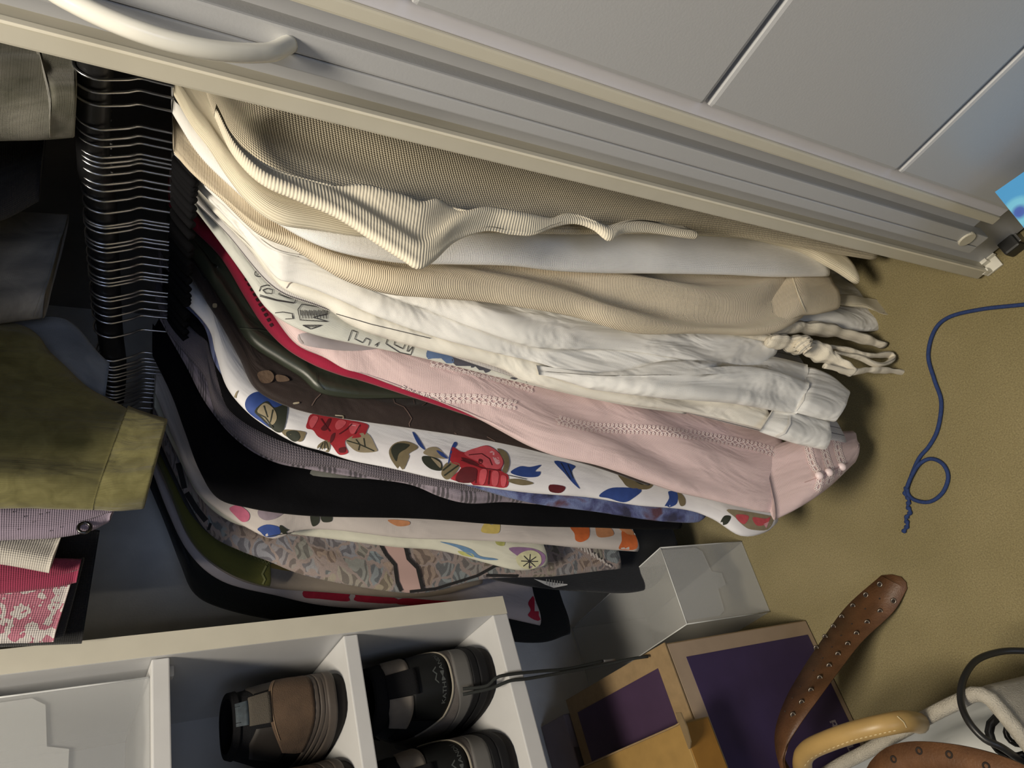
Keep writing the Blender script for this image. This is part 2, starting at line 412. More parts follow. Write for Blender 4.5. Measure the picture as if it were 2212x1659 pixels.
# ================================================================ the hanging garments, from the doors towards the shelf
cream_mesh = fabric('cream_cable_knit', (.70, .625, .48), 'knit', .0026, .8, wr=.1)
cream_rib = fabric('cream_ribbed_band', (.80, .73, .58), 'ribv', .0028, .4, wr=.15, dk=.14)
cream_fine = fabric('cream_fine_knit', (.78, .71, .55), 'rib', .0016, .5)
white_tex = fabric('white_crepe', (.90, .89, .87), 'weave', .0011, .4, wr=.1)
beige_rib = fabric('beige_ribbed_knit', (.74, .64, .48), 'ribv', .0019, .5)
white_cot = fabric('white_cotton', (.82, .81, .78), 'weave', .0008, .2, wr=.8)
ivory_cot = fabric('ivory_cotton', (.80, .77, .69), 'weave', .0008, .2, wr=.8)
tee_mat = fabric('pale_tee_jersey', (.66, .67, .62), 'rib', .0011, .2, wr=.3)
pink_lin = fabric('pink_voile', (.72, .55, .545), 'weave', .0011, .3, wr=.4, rough=.6)
def stripes(T, cols):
    def f(nt, uv, base):
        w_ = N(nt, 'ShaderNodeTexWave', bands_direction='X', _Scale=.314/T); nt.links.new(uv.outputs[0], w_.inputs['Vector'])
        return ramp(nt, w_.outputs['Fac'], cols)
    return f
stripe_m = fabric('grey_striped_cotton', (.6, .6, .6), mix=stripes(.011, [(.0, (.06, .05, .06)), (.05, (.58, .56, .55))]))
crimson = fabric('crimson_crepe', (.32, .012, .045), 'weave', .001, .2)
satin_g = fabric('dark_green_satin', (.034, .041, .028), 'weave', .0008, .08, rough=.36, spec=.6, sheen=0)
leather = fabric('dark_brown_suede', (.026, .0165, .014), 'velvet', .001, .3, rough=.7, wr=.6)
floral_w = fabric('white_floral_base', (.80, .79, .81), 'weave', .0008, .15, rough=.6, wr=.15)
lilac = fabric('lilac_grey_mesh', (.155, .135, .16), 'knit', .0030, .7)
def plaid(nt, uv, base):
    a = N(nt, 'ShaderNodeTexWave', bands_direction='Y', _Scale=9.0); b_ = N(nt, 'ShaderNodeTexWave', bands_direction='Y', _Scale=52.0)
    c = N(nt, 'ShaderNodeTexWave', bands_direction='X', _Scale=30.0)
    for q in (a, b_, c): nt.links.new(uv.outputs[0], q.inputs['Vector'])
    m1 = N(nt, 'ShaderNodeMath', operation='MULTIPLY'); nt.links.new(a.outputs['Fac'], m1.inputs[0]); nt.links.new(b_.outputs['Fac'], m1.inputs[1])
    m2 = N(nt, 'ShaderNodeMath', operation='MULTIPLY_ADD', _Value=0); nt.links.new(c.outputs['Fac'], m2.inputs[0]); m2.inputs[1].default_value = .25; nt.links.new(m1.outputs[0], m2.inputs[2])
    return ramp(nt, m2.outputs[0], [(.15, (.30, .255, .30)), (.6, (.09, .08, .09))])
plaid_m = fabric('lilac_plaid', (.4, .35, .4), mix=plaid)
velvet = fabric('black_velvet', (.004, .004, .005), 'velvet', .001, .3, sheen=.015, var=.2, spec=.08, rough=.95)
navy = fabric('navy_denim', (.011, .013, .018), 'weave', .0015, .4)
pastel = fabric('pastel_floral_base', (.52, .47, .44), 'weave', .0008, .15)
waterc = fabric('watercolour_base', (.60, .59, .49), 'weave', .0008, .15)
olive_l = fabric('olive_lace_jersey', (.13, .13, .03), 'rib', .0014, .3)
peach = fabric('peach_green_chiffon', (.36, .30, .24), 'weave', .001, .2)
redwhite = fabric('red_white_base', (.52, .47, .48), 'weave', .001, .2)
charcoal = fabric('charcoal_jersey', (.012, .014, .015), 'rib', .0016, .3)
def blotch(cols, sc_=22):
    def f(nt, uv, base):
        n = N(nt, 'ShaderNodeTexNoise', _Scale=sc_, _Detail=4.0, _Distortion=.8); nt.links.new(uv.outputs[0], n.inputs['Vector'])
        return ramp(nt, n.outputs['Fac'], cols)
    return f
bluewash = fabric('blue_blotch', (.08, .10, .22), mix=blotch([(.36, (.03, .03, .07)), (.45, (.07, .08, .20)), (.55, (.16, .20, .38)), (.66, (.10, .04, .06))]))
def mosaic(nt, uv, base):
    L = nt.links.new
    nz = N(nt, 'ShaderNodeTexNoise', _Scale=40.0, _Detail=2.0); L(uv.outputs[0], nz.inputs['Vector'])
    mx = N(nt, 'ShaderNodeMix', data_type='RGBA', blend_type='LINEAR_LIGHT'); mx.inputs['Factor'].default_value = .012; L(uv.outputs[0], mx.inputs['A']); L(nz.outputs['Color'], mx.inputs['B'])
    v = N(nt, 'ShaderNodeTexVoronoi', feature='DISTANCE_TO_EDGE', _Scale=42.0); L(mx.outputs['Result'], v.inputs['Vector'])
    v2 = N(nt, 'ShaderNodeTexVoronoi', _Scale=42.0); L(mx.outputs['Result'], v2.inputs['Vector'])
    w_ = N(nt, 'ShaderNodeTexWave', wave_type='RINGS', _Scale=22.0, _Distortion=14.0, _Detail=1.0); w_.inputs['Detail Scale'].default_value = 1.5; L(uv.outputs[0], w_.inputs['Vector'])
    c = ramp(nt, v2.outputs['Color'], [(.2, (.27, .27, .30)), (.4, (.33, .25, .20)), (.55, (.23, .27, .29)), (.7, (.33, .28, .20)), (.85, (.29, .29, .31))])
    sw = ramp(nt, w_.outputs['Fac'], [(.35, (.42, .40, .42)), (.5, (1, 1, 1))])
    m1 = N(nt, 'ShaderNodeMix', data_type='RGBA', blend_type='MULTIPLY'); m1.inputs['Factor'].default_value = .8; L(c, m1.inputs['A']); L(sw, m1.inputs['B'])
    e = ramp(nt, v.outputs['Distance'], [(.05, (.50, .36, .30)), (.09, (0, 0, 0))])
    ef = ramp(nt, v.outputs['Distance'], [(.05, (1, 1, 1)), (.09, (0, 0, 0))])
    m2 = N(nt, 'ShaderNodeMix', data_type='RGBA'); L(ef, m2.inputs['Factor']); L(m1.outputs['Result'], m2.inputs['A']); m2.inputs['B'].default_value = (.31, .25, .23, 1)
    return m2.outputs['Result']
paisley = fabric('paisley_mosaic', (.42, .40, .40), mix=mosaic)

G = {}
def gm(key, *a, **k): G[key] = garment(*a, **k); return G[key]
S_PINK = [(368,430),(410,450),(450,480),(500,525),(545,600),(590,670),(640,735),(700,770),(745,803),(793,820),(861,846),(1036,909),(1186,978),(1298,1008),(1410,1040),(1480,1064),(1600,1098),(1680,1112),(1738,1092)]
S_WC = [(376,375),(430,430),(490,492),(549,550),(594,610),(629,634),(703,658),(767,696),(932,750),(1074,792),(1130,820),(1260,852),(1480,890),(1580,916),(1669,938)]
S_WA = [(380,342),(440,400),(520,480),(590,545),(650,566),(700,585),(800,635),(924,679),(1040,720),(1148,752),(1240,757),(1335,760),(1480,778),(1560,800),(1630,790),(1670,760)]
gm('cardigan', 'knitted_cardigan', 'chunky cream openwork cardigan with a curling ribbed edge beside the doors',
   [(440,185),(465,255),(510,335),(590,400),(740,448),(900,490),(1100,500),(1400,506),(1560,512),(1740,535),(1885,560)],
   cream_mesh, -.398, d=.03, amp=.002, wl=.09, seed=1, cat='cardigan')
sleeve('ribbed_band', [(462,250),(500,330),(560,392),(640,428),(730,468),(810,520),(870,560),(902,580),(935,566),(985,523),(1050,502),(1105,512),(1150,515),(1195,498),(1240,490),(1280,503),(1312,526),(1340,508),(1400,502),(1500,510)],
   cream_rib, G['cardigan'][0], -.376, .03, h=.0035, d=.006, back=[(466,236),(508,305),(580,360),(680,392),(790,412),(920,438),(1060,462),(1200,480),(1320,490),(1480,503)], amp=.0035, wl=.035, seed=31, hfun=lambda t: 1, rows=110)
gm('fine', 'knit_top', 'thin cream fine-knit top showing below the chunky cardigan shoulder',
   [(375,205),(415,275),(450,320),(490,380),(540,440),(600,480),(680,495),(780,512),(900,512),(1100,502),(1500,512),(1700,535),(1790,575),(1845,612)], cream_fine, -.420, seed=2, amp=.002, cat='top')
gm('crepe', 'crepe_top', 'white textured straight-hemmed top hanging just below the cardigan edge',
   [(372,245),(430,335),(500,405),(580,472),(700,535),(850,565),(980,572),(1104,575),(1223,586),(1480,593),(1785,598)], white_tex, -.436, d=.045, h=.012, amp=.0012, wl=.2, seed=3, cat='top')
gm('beige', 'ribbed_sweater', 'beige fine-ribbed sweater with stitched sleeve cuff below the white textured top',
   [(375,330),(420,378),(480,428),(560,495),(640,528),(700,563),(763,590),(887,627),(1104,668),(1242,687),(1335,704),(1480,712),(1640,712),(1725,682)], beige_rib, -.462, d=.034, amp=.009, wl=.048, seed=4, cat='sweater')
sleeve('cuff', [(1672,708),(1722,684),(1762,678),(1802,668)], beige_rib, G['beige'][0], -.453, .03, h=.013, d=.024, back=[(1660,588),(1704,588),(1740,590),(1778,598)], amp=.001, sink=.010, hfun=lambda t: (.3+.7*min(1, t/.35))*(1-.15*t), seed=41, rows=16)
gm('petticoat', 'white_petticoat', 'long white cotton petticoat with pointed hem below the beige cuff',
   [(376,334),(430,384),(520,462),(600,510),(700,545),(887,612),(1104,655),(1335,690),(1500,694),(1640,694),(1740,700),(1830,712),(1890,714),(1942,700)], white_cot, -.477, amp=.004, h=.007, seed=32, cat='skirt')
sleeve('ribbon_tie', [(1700,652),(1790,660),(1860,662),(1905,680),(1940,685)], cream_fine, G['petticoat'][0], -.452, .03, h=.002, d=.004, back=[(1700,632),(1795,638),(1870,643),(1915,650),(1956,658)], amp=.001, hfun=lambda t: 1, bend=.002, seed=42)
gm('scarf', 'crinkled_scarf', 'crinkled cream scarf knotted with loose ties dangling below the blouses',
   [(378,337),(440,388),(520,464),(650,530),(800,585),(1040,645),(1240,682),(1480,705),(1600,722),(1665,735)], fabric('crinkled_gauze', (.74, .68, .56), 'velvet', .002, .6, wr=1.0), -.489, h=.007, amp=.004, wl=.02, seed=33, cat='scarf')
def dangle(pts, r, parent, mat, X, name='tie', flat=.6, seed=0, wob=.15):
    rnd = random.Random(seed); ph = rnd.random()*6
    return tube(name, [slant(x, y, X, .03) for x, y in pts], r, mat, parent, 12, taper=lambda t: (.75+.5*math.sin(math.pi*min(1, t*1.1)))*(1+wob*math.sin(t*23+ph)+wob*.6*math.sin(t*51+ph)), flat=flat, res=50)
gz = MATS['crinkled_gauze']; sr = G['scarf'][0]
dangle([(1600,712),(1680,708),(1750,708),(1830,722),(1908,746)], .0105, sr, gz, -.476, 'scarf_end', seed=1)
dangle([(1660,735),(1740,748),(1790,772),(1842,805)], .012, sr, gz, -.482, 'scarf_end', seed=2)
dangle([(1745,745),(1810,752),(1870,768),(1920,766),(1926,778),(1895,788),(1850,770),(1800,762)], .0045, sr, gz, -.474, 'scarf_loop', seed=3)
dangle([(1780,790),(1840,803),(1880,799),(1940,803),(1975,813),(2000,821)], .0042, sr, gz, -.480, 'tie', seed=4)
dangle([(1728,735),(1737,748),(1746,758)], .009, sr, gz, -.470, 'knot', seed=5, flat=1)
gm('whiteA', 'puff_sleeve_blouse', 'white cotton blouse with a puffed sleeve under the beige ribbed sweater', S_WA, white_cot, -.501, d=.034, amp=.009, wl=.07, seed=5, cat='blouse')
gm('whiteB', 'cuffed_blouse', 'white blouse whose gathered sleeve ends in a wide plain cuff',
   [(378,355),(430,410),(500,485),(555,552),(600,606),(640,615),(700,634),(850,694),(1036,758),(1186,795),(1335,836),(1480,859),(1600,870),(1703,886)], white_cot, -.519, d=.032, amp=.006, wl=.05, seed=6, cat='blouse')
sleeve('sleeve', [(1180,790),(1300,822),(1420,850),(1560,864),(1640,876),(1720,892)], white_cot, G['whiteB'][0], -.505, .03, h=.015, d=.03, back=[(1180,786),(1290,800),(1400,796),(1560,782),(1650,778),(1740,795)], amp=.006, wl=.03, seed=61, rows=50, lip=False, sink=.016, hfun=lambda t: .02+.98*min(1, t/.55)**.8*(1-.35*max(0, t-.85)/.15))
sleeve('cuff', [(1706,888),(1760,903),(1799,912)], white_cot, G['whiteB'][0], -.505, .03, h=.012, d=.02, back=[(1728,789),(1788,812),(1830,846)], amp=.0005, hfun=lambda t: (.3+.7*min(1, t/.2))*(1-.1*t), seed=43, rows=18)
gm('whiteC', 'ivory_blouse', 'ivory cotton blouse with a turned-edge cuff directly above the pink blouse', S_WC, ivory_cot, -.537, d=.028, amp=.005, wl=.05, seed=7, cat='blouse')
sleeve('cuff', [(1640,933),(1720,958),(1778,971)], white_cot, G['whiteC'][0], -.520, .03, h=.011, d=.018, back=[(1680,868),(1750,890),(1780,902)], amp=.0005, hfun=lambda t: (.3+.7*min(1, t/.25))*(1-.05*t), seed=44, rows=18)
gm('stripe', 'striped_blouse', 'grey pinstriped blouse peeking out behind the white cuffs',
   [(374,385),(425,440),(490,505),(590,618),(700,664),(930,756),(1130,824),(1260,855),(1480,893),(1669,935),(1760,946),(1824,958)], stripe_m, -.553, h=.006, amp=.002, seed=34, cat='blouse')
gm('tee', 'printed_tee', 'pale grey tee with sketched black lettering between ivory and pink blouses',
   [(372,395),(420,450),(480,530),(530,600),(575,665),(625,700),(680,722),(760,742),(900,772),(1030,803),(1130,828),(1260,858),(1480,895)], tee_mat, -.566, amp=.002, h=.007, seed=8, cat='T-shirt')
gm('pink', 'pink_blouse', 'sheer pink blouse with lace trim and a three-button cuff', S_PINK, pink_lin, -.588, d=.036, h=.0105, amp=.005, wl=.07, seed=9, cat='blouse')
sleeve('cuff', [(1690,1112),(1735,1090),(1785,1054),(1834,1004)], pink_lin, G['pink'][0], -.566, .03, h=.017, d=.024, back=[(1660,955),(1730,945),(1785,938),(1832,936)], amp=.0008, sink=.014, hfun=lambda t: (.3+.7*min(1, t/.4))*(1-.1*t), seed=45, rows=24)
gm('crimson', 'crimson_blouse', 'crimson top showing as a narrow strip beside the pink blouse',
   [(365,445),(420,500),(480,560),(530,640),(570,700),(620,750),(680,785),(740,808),(790,822),(900,860),(1100,930)], crimson, -.612, amp=.002, seed=10, cat='top')
gm('satin', 'satin_shirt', 'glossy dark green satin shirt with stitched shoulder yoke',
   [(362,490),(420,560),(455,610),(500,680),(540,740),(600,780),(650,810),(690,842),(760,855),(900,862),(1000,900)], satin_g, -.632, d=.034, amp=.003, seed=11, cat='shirt')
gm('leather', 'suede_jacket', 'dark brown suede jacket with small square studs and scalloped seams',
   [(362,540),(400,575),(440,640),(480,700),(520,770),(550,830),(600,865),(680,895),(793,917),(887,931),(999,947),(1148,972),(1280,1003),(1400,1045)], leather, -.655, d=.028, amp=.003, seed=12, cat='jacket')
gm('rose', 'rose_print_shirt', 'white shirt printed with large red roses and blue and olive leaves',
   [(372,626),(447,704),(466,764),(489,834),(528,883),(573,918),(640,956),(699,974),(760,996),(842,1014),(961,1040),(1111,1059),(1260,1072),(1372,1092),(1480,1102),(1540,1122),(1600,1157),(1650,1148),(1675,1128)], floral_w, -.684, d=.034, amp=.002, wl=.09, seed=13, cat='shirt')
gm('blue', 'blue_patterned_top', 'blue blotchy patterned top under the hem of the rose shirt',
   [(372,640),(440,705),(470,800),(560,900),(700,960),(900,1012),(1050,1056),(1150,1083),(1250,1103),(1400,1128),(1500,1133),(1525,1118)], bluewash, -.704, h=.007, amp=.003, seed=14, cat='top')
gm('black', 'black_blouse', 'plain black blouse showing as a thin dark strip beside the rose shirt',
   [(352,640),(420,712),(452,742),(470,815),(489,878),(524,913),(577,944),(640,968),(740,997),(850,1016),(1000,1035)], velvet, -.718, h=.006, amp=.002, seed=35, cat='blouse')
gm('lilac', 'mesh_overshirt', 'grey-lilac mesh and plaid shirt between rose shirt and black velvet',
   [(335,645),(367,722),(440,809),(454,855),(468,893),(496,931),(545,970),(594,994),(650,1006),(740,1012),(800,1030),(900,1046),(1000,1060),(1090,1068),(1165,1078)], lilac, -.734, h=.008, amp=.002, seed=15, cat='shirt')
sleeve('plaid_lining', [(345,690),(400,790),(440,870),(490,935),(545,978),(600,1002),(660,1014),(760,1032),(880,1050),(950,1076),(1010,1088),(1090,1083),(1165,1086)], plaid_m, G['lilac'][0], -.744, .03, h=.006, d=.012, back=.12, amp=.003, seed=46)
gm('velvet', 'velvet_dress', 'plain black velvet dress, the widest black band in the row',
   [(330,770),(370,850),(400,930),(430,1010),(470,1072),(540,1092),(650,1105),(800,1118),(1000,1128),(1200,1136),(1350,1141),(1465,1136)], velvet, -.775, h=.014, d=.034, amp=.004, seed=16, cat='dress')
gm('pastel', 'collared_floral_shirt', 'pale floral shirt with pointed collar and orange flowers at its hem',
   [(335,850),(380,960),(420,1050),(470,1100),(530,1138),(590,1165),(650,1148),(720,1148),(876,1165),(1053,1168),(1172,1174),(1250,1182),(1375,1190)], pastel, -.845, amp=.002, seed=17, cat='shirt')
gm('water', 'watercolour_top', 'cream watercolour top with painted blue bird and purple flower',
   [(333,880),(380,980),(430,1072),(500,1125),(600,1146),(700,1160),(850,1178),(947,1188),(1053,1217),(1123,1232),(1178,1222)], waterc, -.872, amp=.003, seed=18, cat='top')
gm('paisley', 'paisley_tunic', 'grey paisley mosaic tunic with pink inset bordered by black stitching',
   [(331,920),(370,1010),(420,1110),(460,1160),(520,1190),(580,1212),(650,1240),(760,1265),(880,1282),(950,1275),(1050,1250),(1200,1245),(1340,1232)], paisley, -.900, amp=.002, wl=.1, seed=19, cat='tunic')
gm('navy', 'navy_jeans', 'dark navy denim garment hanging lowest behind the paisley tunic',
   [(328,940),(370,1030),(420,1120),(500,1176),(700,1212),(1000,1245),(1250,1278),(1400,1270),(1462,1195)], navy, -.932, amp=.003, seed=24, cat='jeans')
gm('olive', 'lace_camisole', 'olive green camisole edged with fine lace near the left wall',
   [(325,960),(365,1060),(400,1150),(440,1205),(500,1245),(560,1265),(582,1268)], olive_l, -.962, amp=.003, seed=20, cat='camisole')
gm('peach', 'chiffon_blouse', 'muted peach and green chiffon blouse under the paisley tunic',
   [(325,975),(370,1080),(410,1168),(470,1225),(560,1262),(700,1277),(900,1287),(1040,1262)], peach, -.988, amp=.003, seed=21, cat='blouse')
gm('redwhite', 'red_white_skirt', 'white garment with large red shapes hanging beside the shoe shelf',
   [(322,1000),(365,1110),(410,1200),(480,1258),(600,1290),(700,1306),(850,1314),(1000,1318),(1100,1340),(1165,1352)], redwhite, -1.018, amp=.002, seed=22, cat='skirt')
gm('charcoal', 'charcoal_cardigan', 'plain charcoal garment nearest the left wall and shelf',
   [(318,1040),(355,1130),(390,1220),(420,1280),(480,1310),(600,1335),(750,1350),(950,1368),(1150,1392),(1230,1372)], charcoal, -1.062, amp=.003, seed=23, cat='cardigan')
build_hangers()
# ================================================================ prints, trims and fastenings that lie on the cloth
_bvh = {}
def bvh(ob):
    if ob.name not in _bvh:
        _bvh[ob.name] = BVHTree.FromPolygons([v.co.copy() for v in ob.data.vertices], [tuple(p.vertices) for p in ob.data.polygons])
    return _bvh[ob.name]
def hit(ob, x, y, off=.0009):
    d = ray(x, y).normalized(); loc, nrm, i, dist = bvh(ob).ray_cast(CAM, d)
    return None if loc is None else loc - d*off
def patch(name, ob, poly, mat, parent, off=.0009, step=9, soft=True):
    """a flat print cut to an outline and laid on the cloth"""
    P = [Vector(p) for p in poly]; dense = []
    if soft and len(P) > 3:                      # rounded outline
        n_ = len(P); Q = []
        for i in range(n_):
            a, b_, c_, d_ = P[i-1], P[i], P[(i+1) % n_], P[(i+2) % n_]
            for k in range(4):
                t = k/4; Q.append(.5*((2*b_)+(c_-a)*t+(2*a-5*b_+4*c_-d_)*t*t+(3*b_-a-3*c_+d_)*t**3))
        P = Q
    for a, b_ in zip(P, P[1:]+P[:1]):
        n = max(1, int((b_-a).length/step)); dense += [a.lerp(b_, k/n) for k in range(n)]
    xs = [p.x for p in P]; ys = [p.y for p in P]; inner = []
    def inside(q):
        c = False
        for a, b_ in zip(P, P[1:]+P[:1]):
            if (a.y > q[1]) != (b_.y > q[1]) and q[0] < (b_.x-a.x)*(q[1]-a.y)/(b_.y-a.y)+a.x: c = not c
        return c
    x = min(xs)+step*.6
    while x < max(xs):
        y = min(ys)+step*.6
        while y < max(ys):
            if inside((x, y)) and min((Vector((x, y))-q).length for q in dense) > step*.5: inner.append(Vector((x, y)))
            y += step
        x += step
    vs, es, fs, *_ = delaunay_2d_cdt(dense+inner, [], [list(range(len(dense)))], 1, 1e-5)
    pts = [hit(ob, v.x, v.y, off) for v in vs]; idx = {}; V = []
    for i, p in enumerate(pts):
        if p is not None: idx[i] = len(V); V.append(p)
    F = [tuple(idx[i] for i in f) for f in fs if all(i in idx for i in f)]
    F = [f for f in F if max((V[f[i]]-V[f[i-1]]).length for i in range(len(f))) < .03]
    if not F: return None
    return mesh_obj(name, V, F, mat, parent, True)
def strokes(name, ob, lines, wpx, mat, parent, off=.0011, step=5):
    """drawn or stitched lines laid on the cloth, all of them one print"""
    V = []; F = []
    for ln in lines:
        P = [Vector(p) for p in ln]; D = []
        for a, b_ in zip(P[:-1], P[1:]):
            n = max(1, int((b_-a).length/step)); D += [a.lerp(b_, k/n) for k in range(n)]
        D.append(P[-1]); prev = None
        for i, p in enumerate(D):
            t = (D[min(i+1, len(D)-1)]-D[max(i-1, 0)])
            if t.length < 1e-6: continue
            t.normalize(); nn = Vector((-t.y, t.x))*wpx/2
            a, b_ = hit(ob, p.x+nn.x, p.y+nn.y, off), hit(ob, p.x-nn.x, p.y-nn.y, off)
            if a is None or b_ is None: prev = None; continue
            V += [a, b_]; k = len(V)
            if prev is not None and (V[prev]-a).length < .03: F.append((prev, prev+1, k-1, k-2))
            prev = k-2
    if F: return mesh_obj(name, V, F, mat, parent, True)
def crop(ox, oy, s): return lambda pts: [(ox+x*s, oy+y*s) for x, y in pts]
ink = plain('black_ink', (.03, .027, .03), .8)
print_m = lambda n, c: plain('print_'+n, c, .75, noise=.12, nscale=120)
p_red, p_dred, p_pink, p_lpink = print_m('red', (.36, .02, .03)), print_m('dark_red', (.10, .008, .012)), print_m('rose_pink', (.58, .09, .11)), print_m('light_pink', (.72, .38, .42))
p_blue, p_olive, p_dark, p_tan = print_m('blue', (.025, .06, .24)), print_m('olive', (.18, .145, .08)), print_m('dark_green', (.022, .026, .016)), print_m('tan', (.30, .25, .16))
p_orange, p_peach, p_yell, p_purp, p_ygr = print_m('orange', (.52, .12, .03)), print_m('peach', (.50, .22, .10)), print_m('yellow', (.55, .42, .12)), print_m('purple', (.28, .16, .30)), print_m('yellow_green', (.42, .42, .14))
p_sky, p_mauve, p_crim = print_m('bird_blue', (.12, .22, .36)), print_m('mauve', (.26, .21, .25)), print_m('crimson', (.40, .01, .04))
# sketched lettering on the tee
R_, B_ = G['tee'][:2]; c = crop(540, 560, .1899)
P_ = [c([(105,365),(125,310),(190,292),(300,318),(345,350),(350,380),(320,395),(430,435),(525,455),(505,495),(300,460),(110,405)]), c([(145,350),(200,330),(260,350),(250,390),(180,385),(145,350)]),
      c([(110,420),(300,470),(500,500)]), c([(285,610),(370,600),(480,618),(485,675),(400,680)]), c([(480,618),(495,680)]),
      c([(545,570),(590,510),(880,560),(885,620),(715,660),(890,710),(570,690),(545,570)]), c([(600,750),(820,750),(690,795),(600,750)]),
      c([(1115,930),(1160,805),(1220,830),(1190,905),(1280,950),(1320,895),(1370,920),(1345,985),(1395,1000),(1470,940),(1440,995)]),
      c([(1545,960),(1580,865),(1660,885),(1640,970),(1740,1020),(1770,950),(1810,965),(1785,1045),(1800,1050),(1865,975),(1830,1090),(1700,1060),(1545,960)]),
      c([(1420,845),(1440,825),(1510,850),(1480,880),(1420,845)]), c([(1190,715),(1220,770),(1320,800)])]
P_ += [c([(575+i*17, 575+(i % 3)*6), (585+i*17, 640+(i % 2)*35)]) for i in range(18)]
P_ += [c([(620+i*18, 752), (640+i*14, 775)]) for i in range(9)]
P_.append([(559+9*math.cos(a*.5), 591+6.5*math.sin(a*.5)) for a in range(14)]); P_.append([(557,594),(558,588),(562,588),(561,591),(564,594)])
strokes('lettering', B_, P_, 1.7, ink, R_)
patch('printed_patch', B_, [(927,752),(960,756),(978,772),(975,785),(925,776)], print_m('denim_blue', (.10, .16, .30)), R_)
patch('printed_patch', B_, [(978,768),(1010,773),(1035,783),(1060,797),(1040,806),(985,790)], print_m('charcoal', (.07, .07, .09)), R_)
patch('printed_patch', B_, [(1105,815),(1135,822),(1132,832),(1100,828)], print_m('charcoal', (.07, .07, .09)), R_)
strokes('pleat_line', G['whiteC'][1], [[(706,672),(800,700),(930,731)]], 1.4, ink, G['whiteC'][0])
seam = plain('seam_thread', (.30, .25, .24), .9)
strokes('armhole_seam', G['whiteA'][1], [[(650,545),(640,560),(642,580),(660,598)]], 1.6, seam, G['whiteA'][0])
strokes('armhole_seam', G['whiteC'][1], [[(645,603),(625,612),(615,628)]], 1.8, seam, G['whiteC'][0])
white_th = plain('white_thread', (.80, .77, .72), .8)
strokes('cuff_edge', [o for o in G['whiteC'][0].children if o.name.startswith('cuff')][0] if G['whiteC'][0].children else G['whiteC'][1], [[(1706,897),(1706,915),(1695,935),(1672,946)]], 4.5, white_th, G['whiteC'][0], off=.003)
kids = lambda r, n: [o for o in bpy.data.objects if o.parent == r and o.name.startswith(n)]
strokes('cuff_seam', kids(G['beige'][0], 'cuff')[0], [[(1712,600),(1722,630),(1740,674)]], 3, plain('cream_thread', (.8, .72, .55), .8), G['beige'][0], off=.002)
strokes('cuff_seam', kids(G['whiteB'][0], 'cuff')[0], [[(1738,797),(1742,830),(1735,865),(1719,888)]], 3, white_th, G['whiteB'][0], off=.002)
# lace on the pink blouse
lace_m = plain('pink_lace', (.92, .80, .77), .8)
def lace(name, ob, path, half, parent):
    D = catmull(path, 60); L_ = []; pos = 0; up_, dn_ = [], []
    for i, p in enumerate(D):
        t = (D[min(i+1, 59)]-D[max(i-1, 0)]).normalized(); nn = Vector((-t.y, t.x))
        if i: pos += (p-D[i-1]).length
        a = math.sin(pos*.22)*half*.6; up_.append(p+nn*a); dn_.append(p-nn*a)
    L_ += [up_, dn_]; pos = 0; nxt = 0
    for i in range(1, 60):
        p = D[i]; t = (p-D[i-1]); pos += t.length; t.normalize(); nn = Vector((-t.y, t.x))
        if pos > nxt:
            nxt += 7
            for s in (-1, 1):
                q = p+nn*s*half*.9
                L_.append([(q.x+2.6*math.cos(a*1.05), q.y+2.6*math.sin(a*1.05)) for a in range(7)])
                L_.append([p+nn*s*half*.3, q])
    return strokes(name, ob, L_, 1.6, lace_m, parent, off=.0022, step=3)
pr, pb = G['pink'][:2]; pc_ = kids(pr, 'cuff')[0]
lace('lace_trim', pb, [(862,840),(900,856),(960,861),(1030,862),(1112,875)], 8, pr)
lace('lace_trim', pb, [(1200,906),(1270,922),(1340,926),(1420,930),(1500,940),(1570,952),(1640,967),(1716,992)], 8, pr)
lace('lace_trim', pb, [(930,782),(980,792),(1040,806),(1100,822),(1150,838)], 8, pr)
for q in ([(1745,965),(1755,1000),(1772,1030),(1765,1062)], [(1775,950),(1785,990),(1795,1020),(1788,1048)], [(1805,945),(1812,980),(1820,1005),(1815,1030)]): lace('lace_trim', pc_, q, 6, pr)
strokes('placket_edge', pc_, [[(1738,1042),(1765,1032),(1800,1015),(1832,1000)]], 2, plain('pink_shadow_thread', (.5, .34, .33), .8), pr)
for x, y in ((1770,1027),(1791,1020),(1819,1008)):
    p = hit(pc_, x, y, .0035)
    if p:
        bm = bmesh.new(); bmesh.ops.create_uvsphere(bm, u_segments=14, v_segments=8, radius=.0058)
        for v in bm.verts: v.co = Vector((v.co.x*.8+p.x, v.co.y+p.y, v.co.z+p.z))
        bm_obj('button', bm, plain('pale_button', (.80, .66, .66), .4), pr, True)
strokes('tucked_seam', pb, [[(645,722),(648,732),(655,742)]], 2, seam, pr)
patch('yoke', pb, [(646,722),(690,720),(800,738),(830,750),(760,758),(690,752),(650,742)], fabric('silver_grey_silk', (.36, .32, .33), rough=.4), pr)
# suede jacket and satin shirt
lr, lb = G['leather'][:2]; thread = plain('brown_edge', (.13, .085, .07), .8)
c = crop(480, 820, .2803)
strokes('scalloped_seam', lb, [c([(1310,130),(1330,180),(1400,210),(1430,250),(1460,300),(1440,340),(1450,385)]), c([(760,110),(720,150),(690,200)])], 2, thread, lr)
strokes('scalloped_seam', lb, [c([(1470,140),(1480,190)]), c([(1540,200),(1570,180)]), c([(1790,410),(1840,440)]), c([(2040,440),(2150,500)])], 1.6, thread, lr)
stud = plain('brass_stud', (.55, .47, .32), .4, metal=.6)
for q in ([(548,178),(590,172),(592,183),(552,190)], [(1205,338),(1238,340),(1240,348),(1207,347)]): patch('stud', lb, c(q), stud, lr, off=.002, step=3)
strokes('buckle', lb, [c([(870,275),(930,280),(935,297),(875,293),(870,275)])], 2.2, stud, lr, off=.002, step=3)
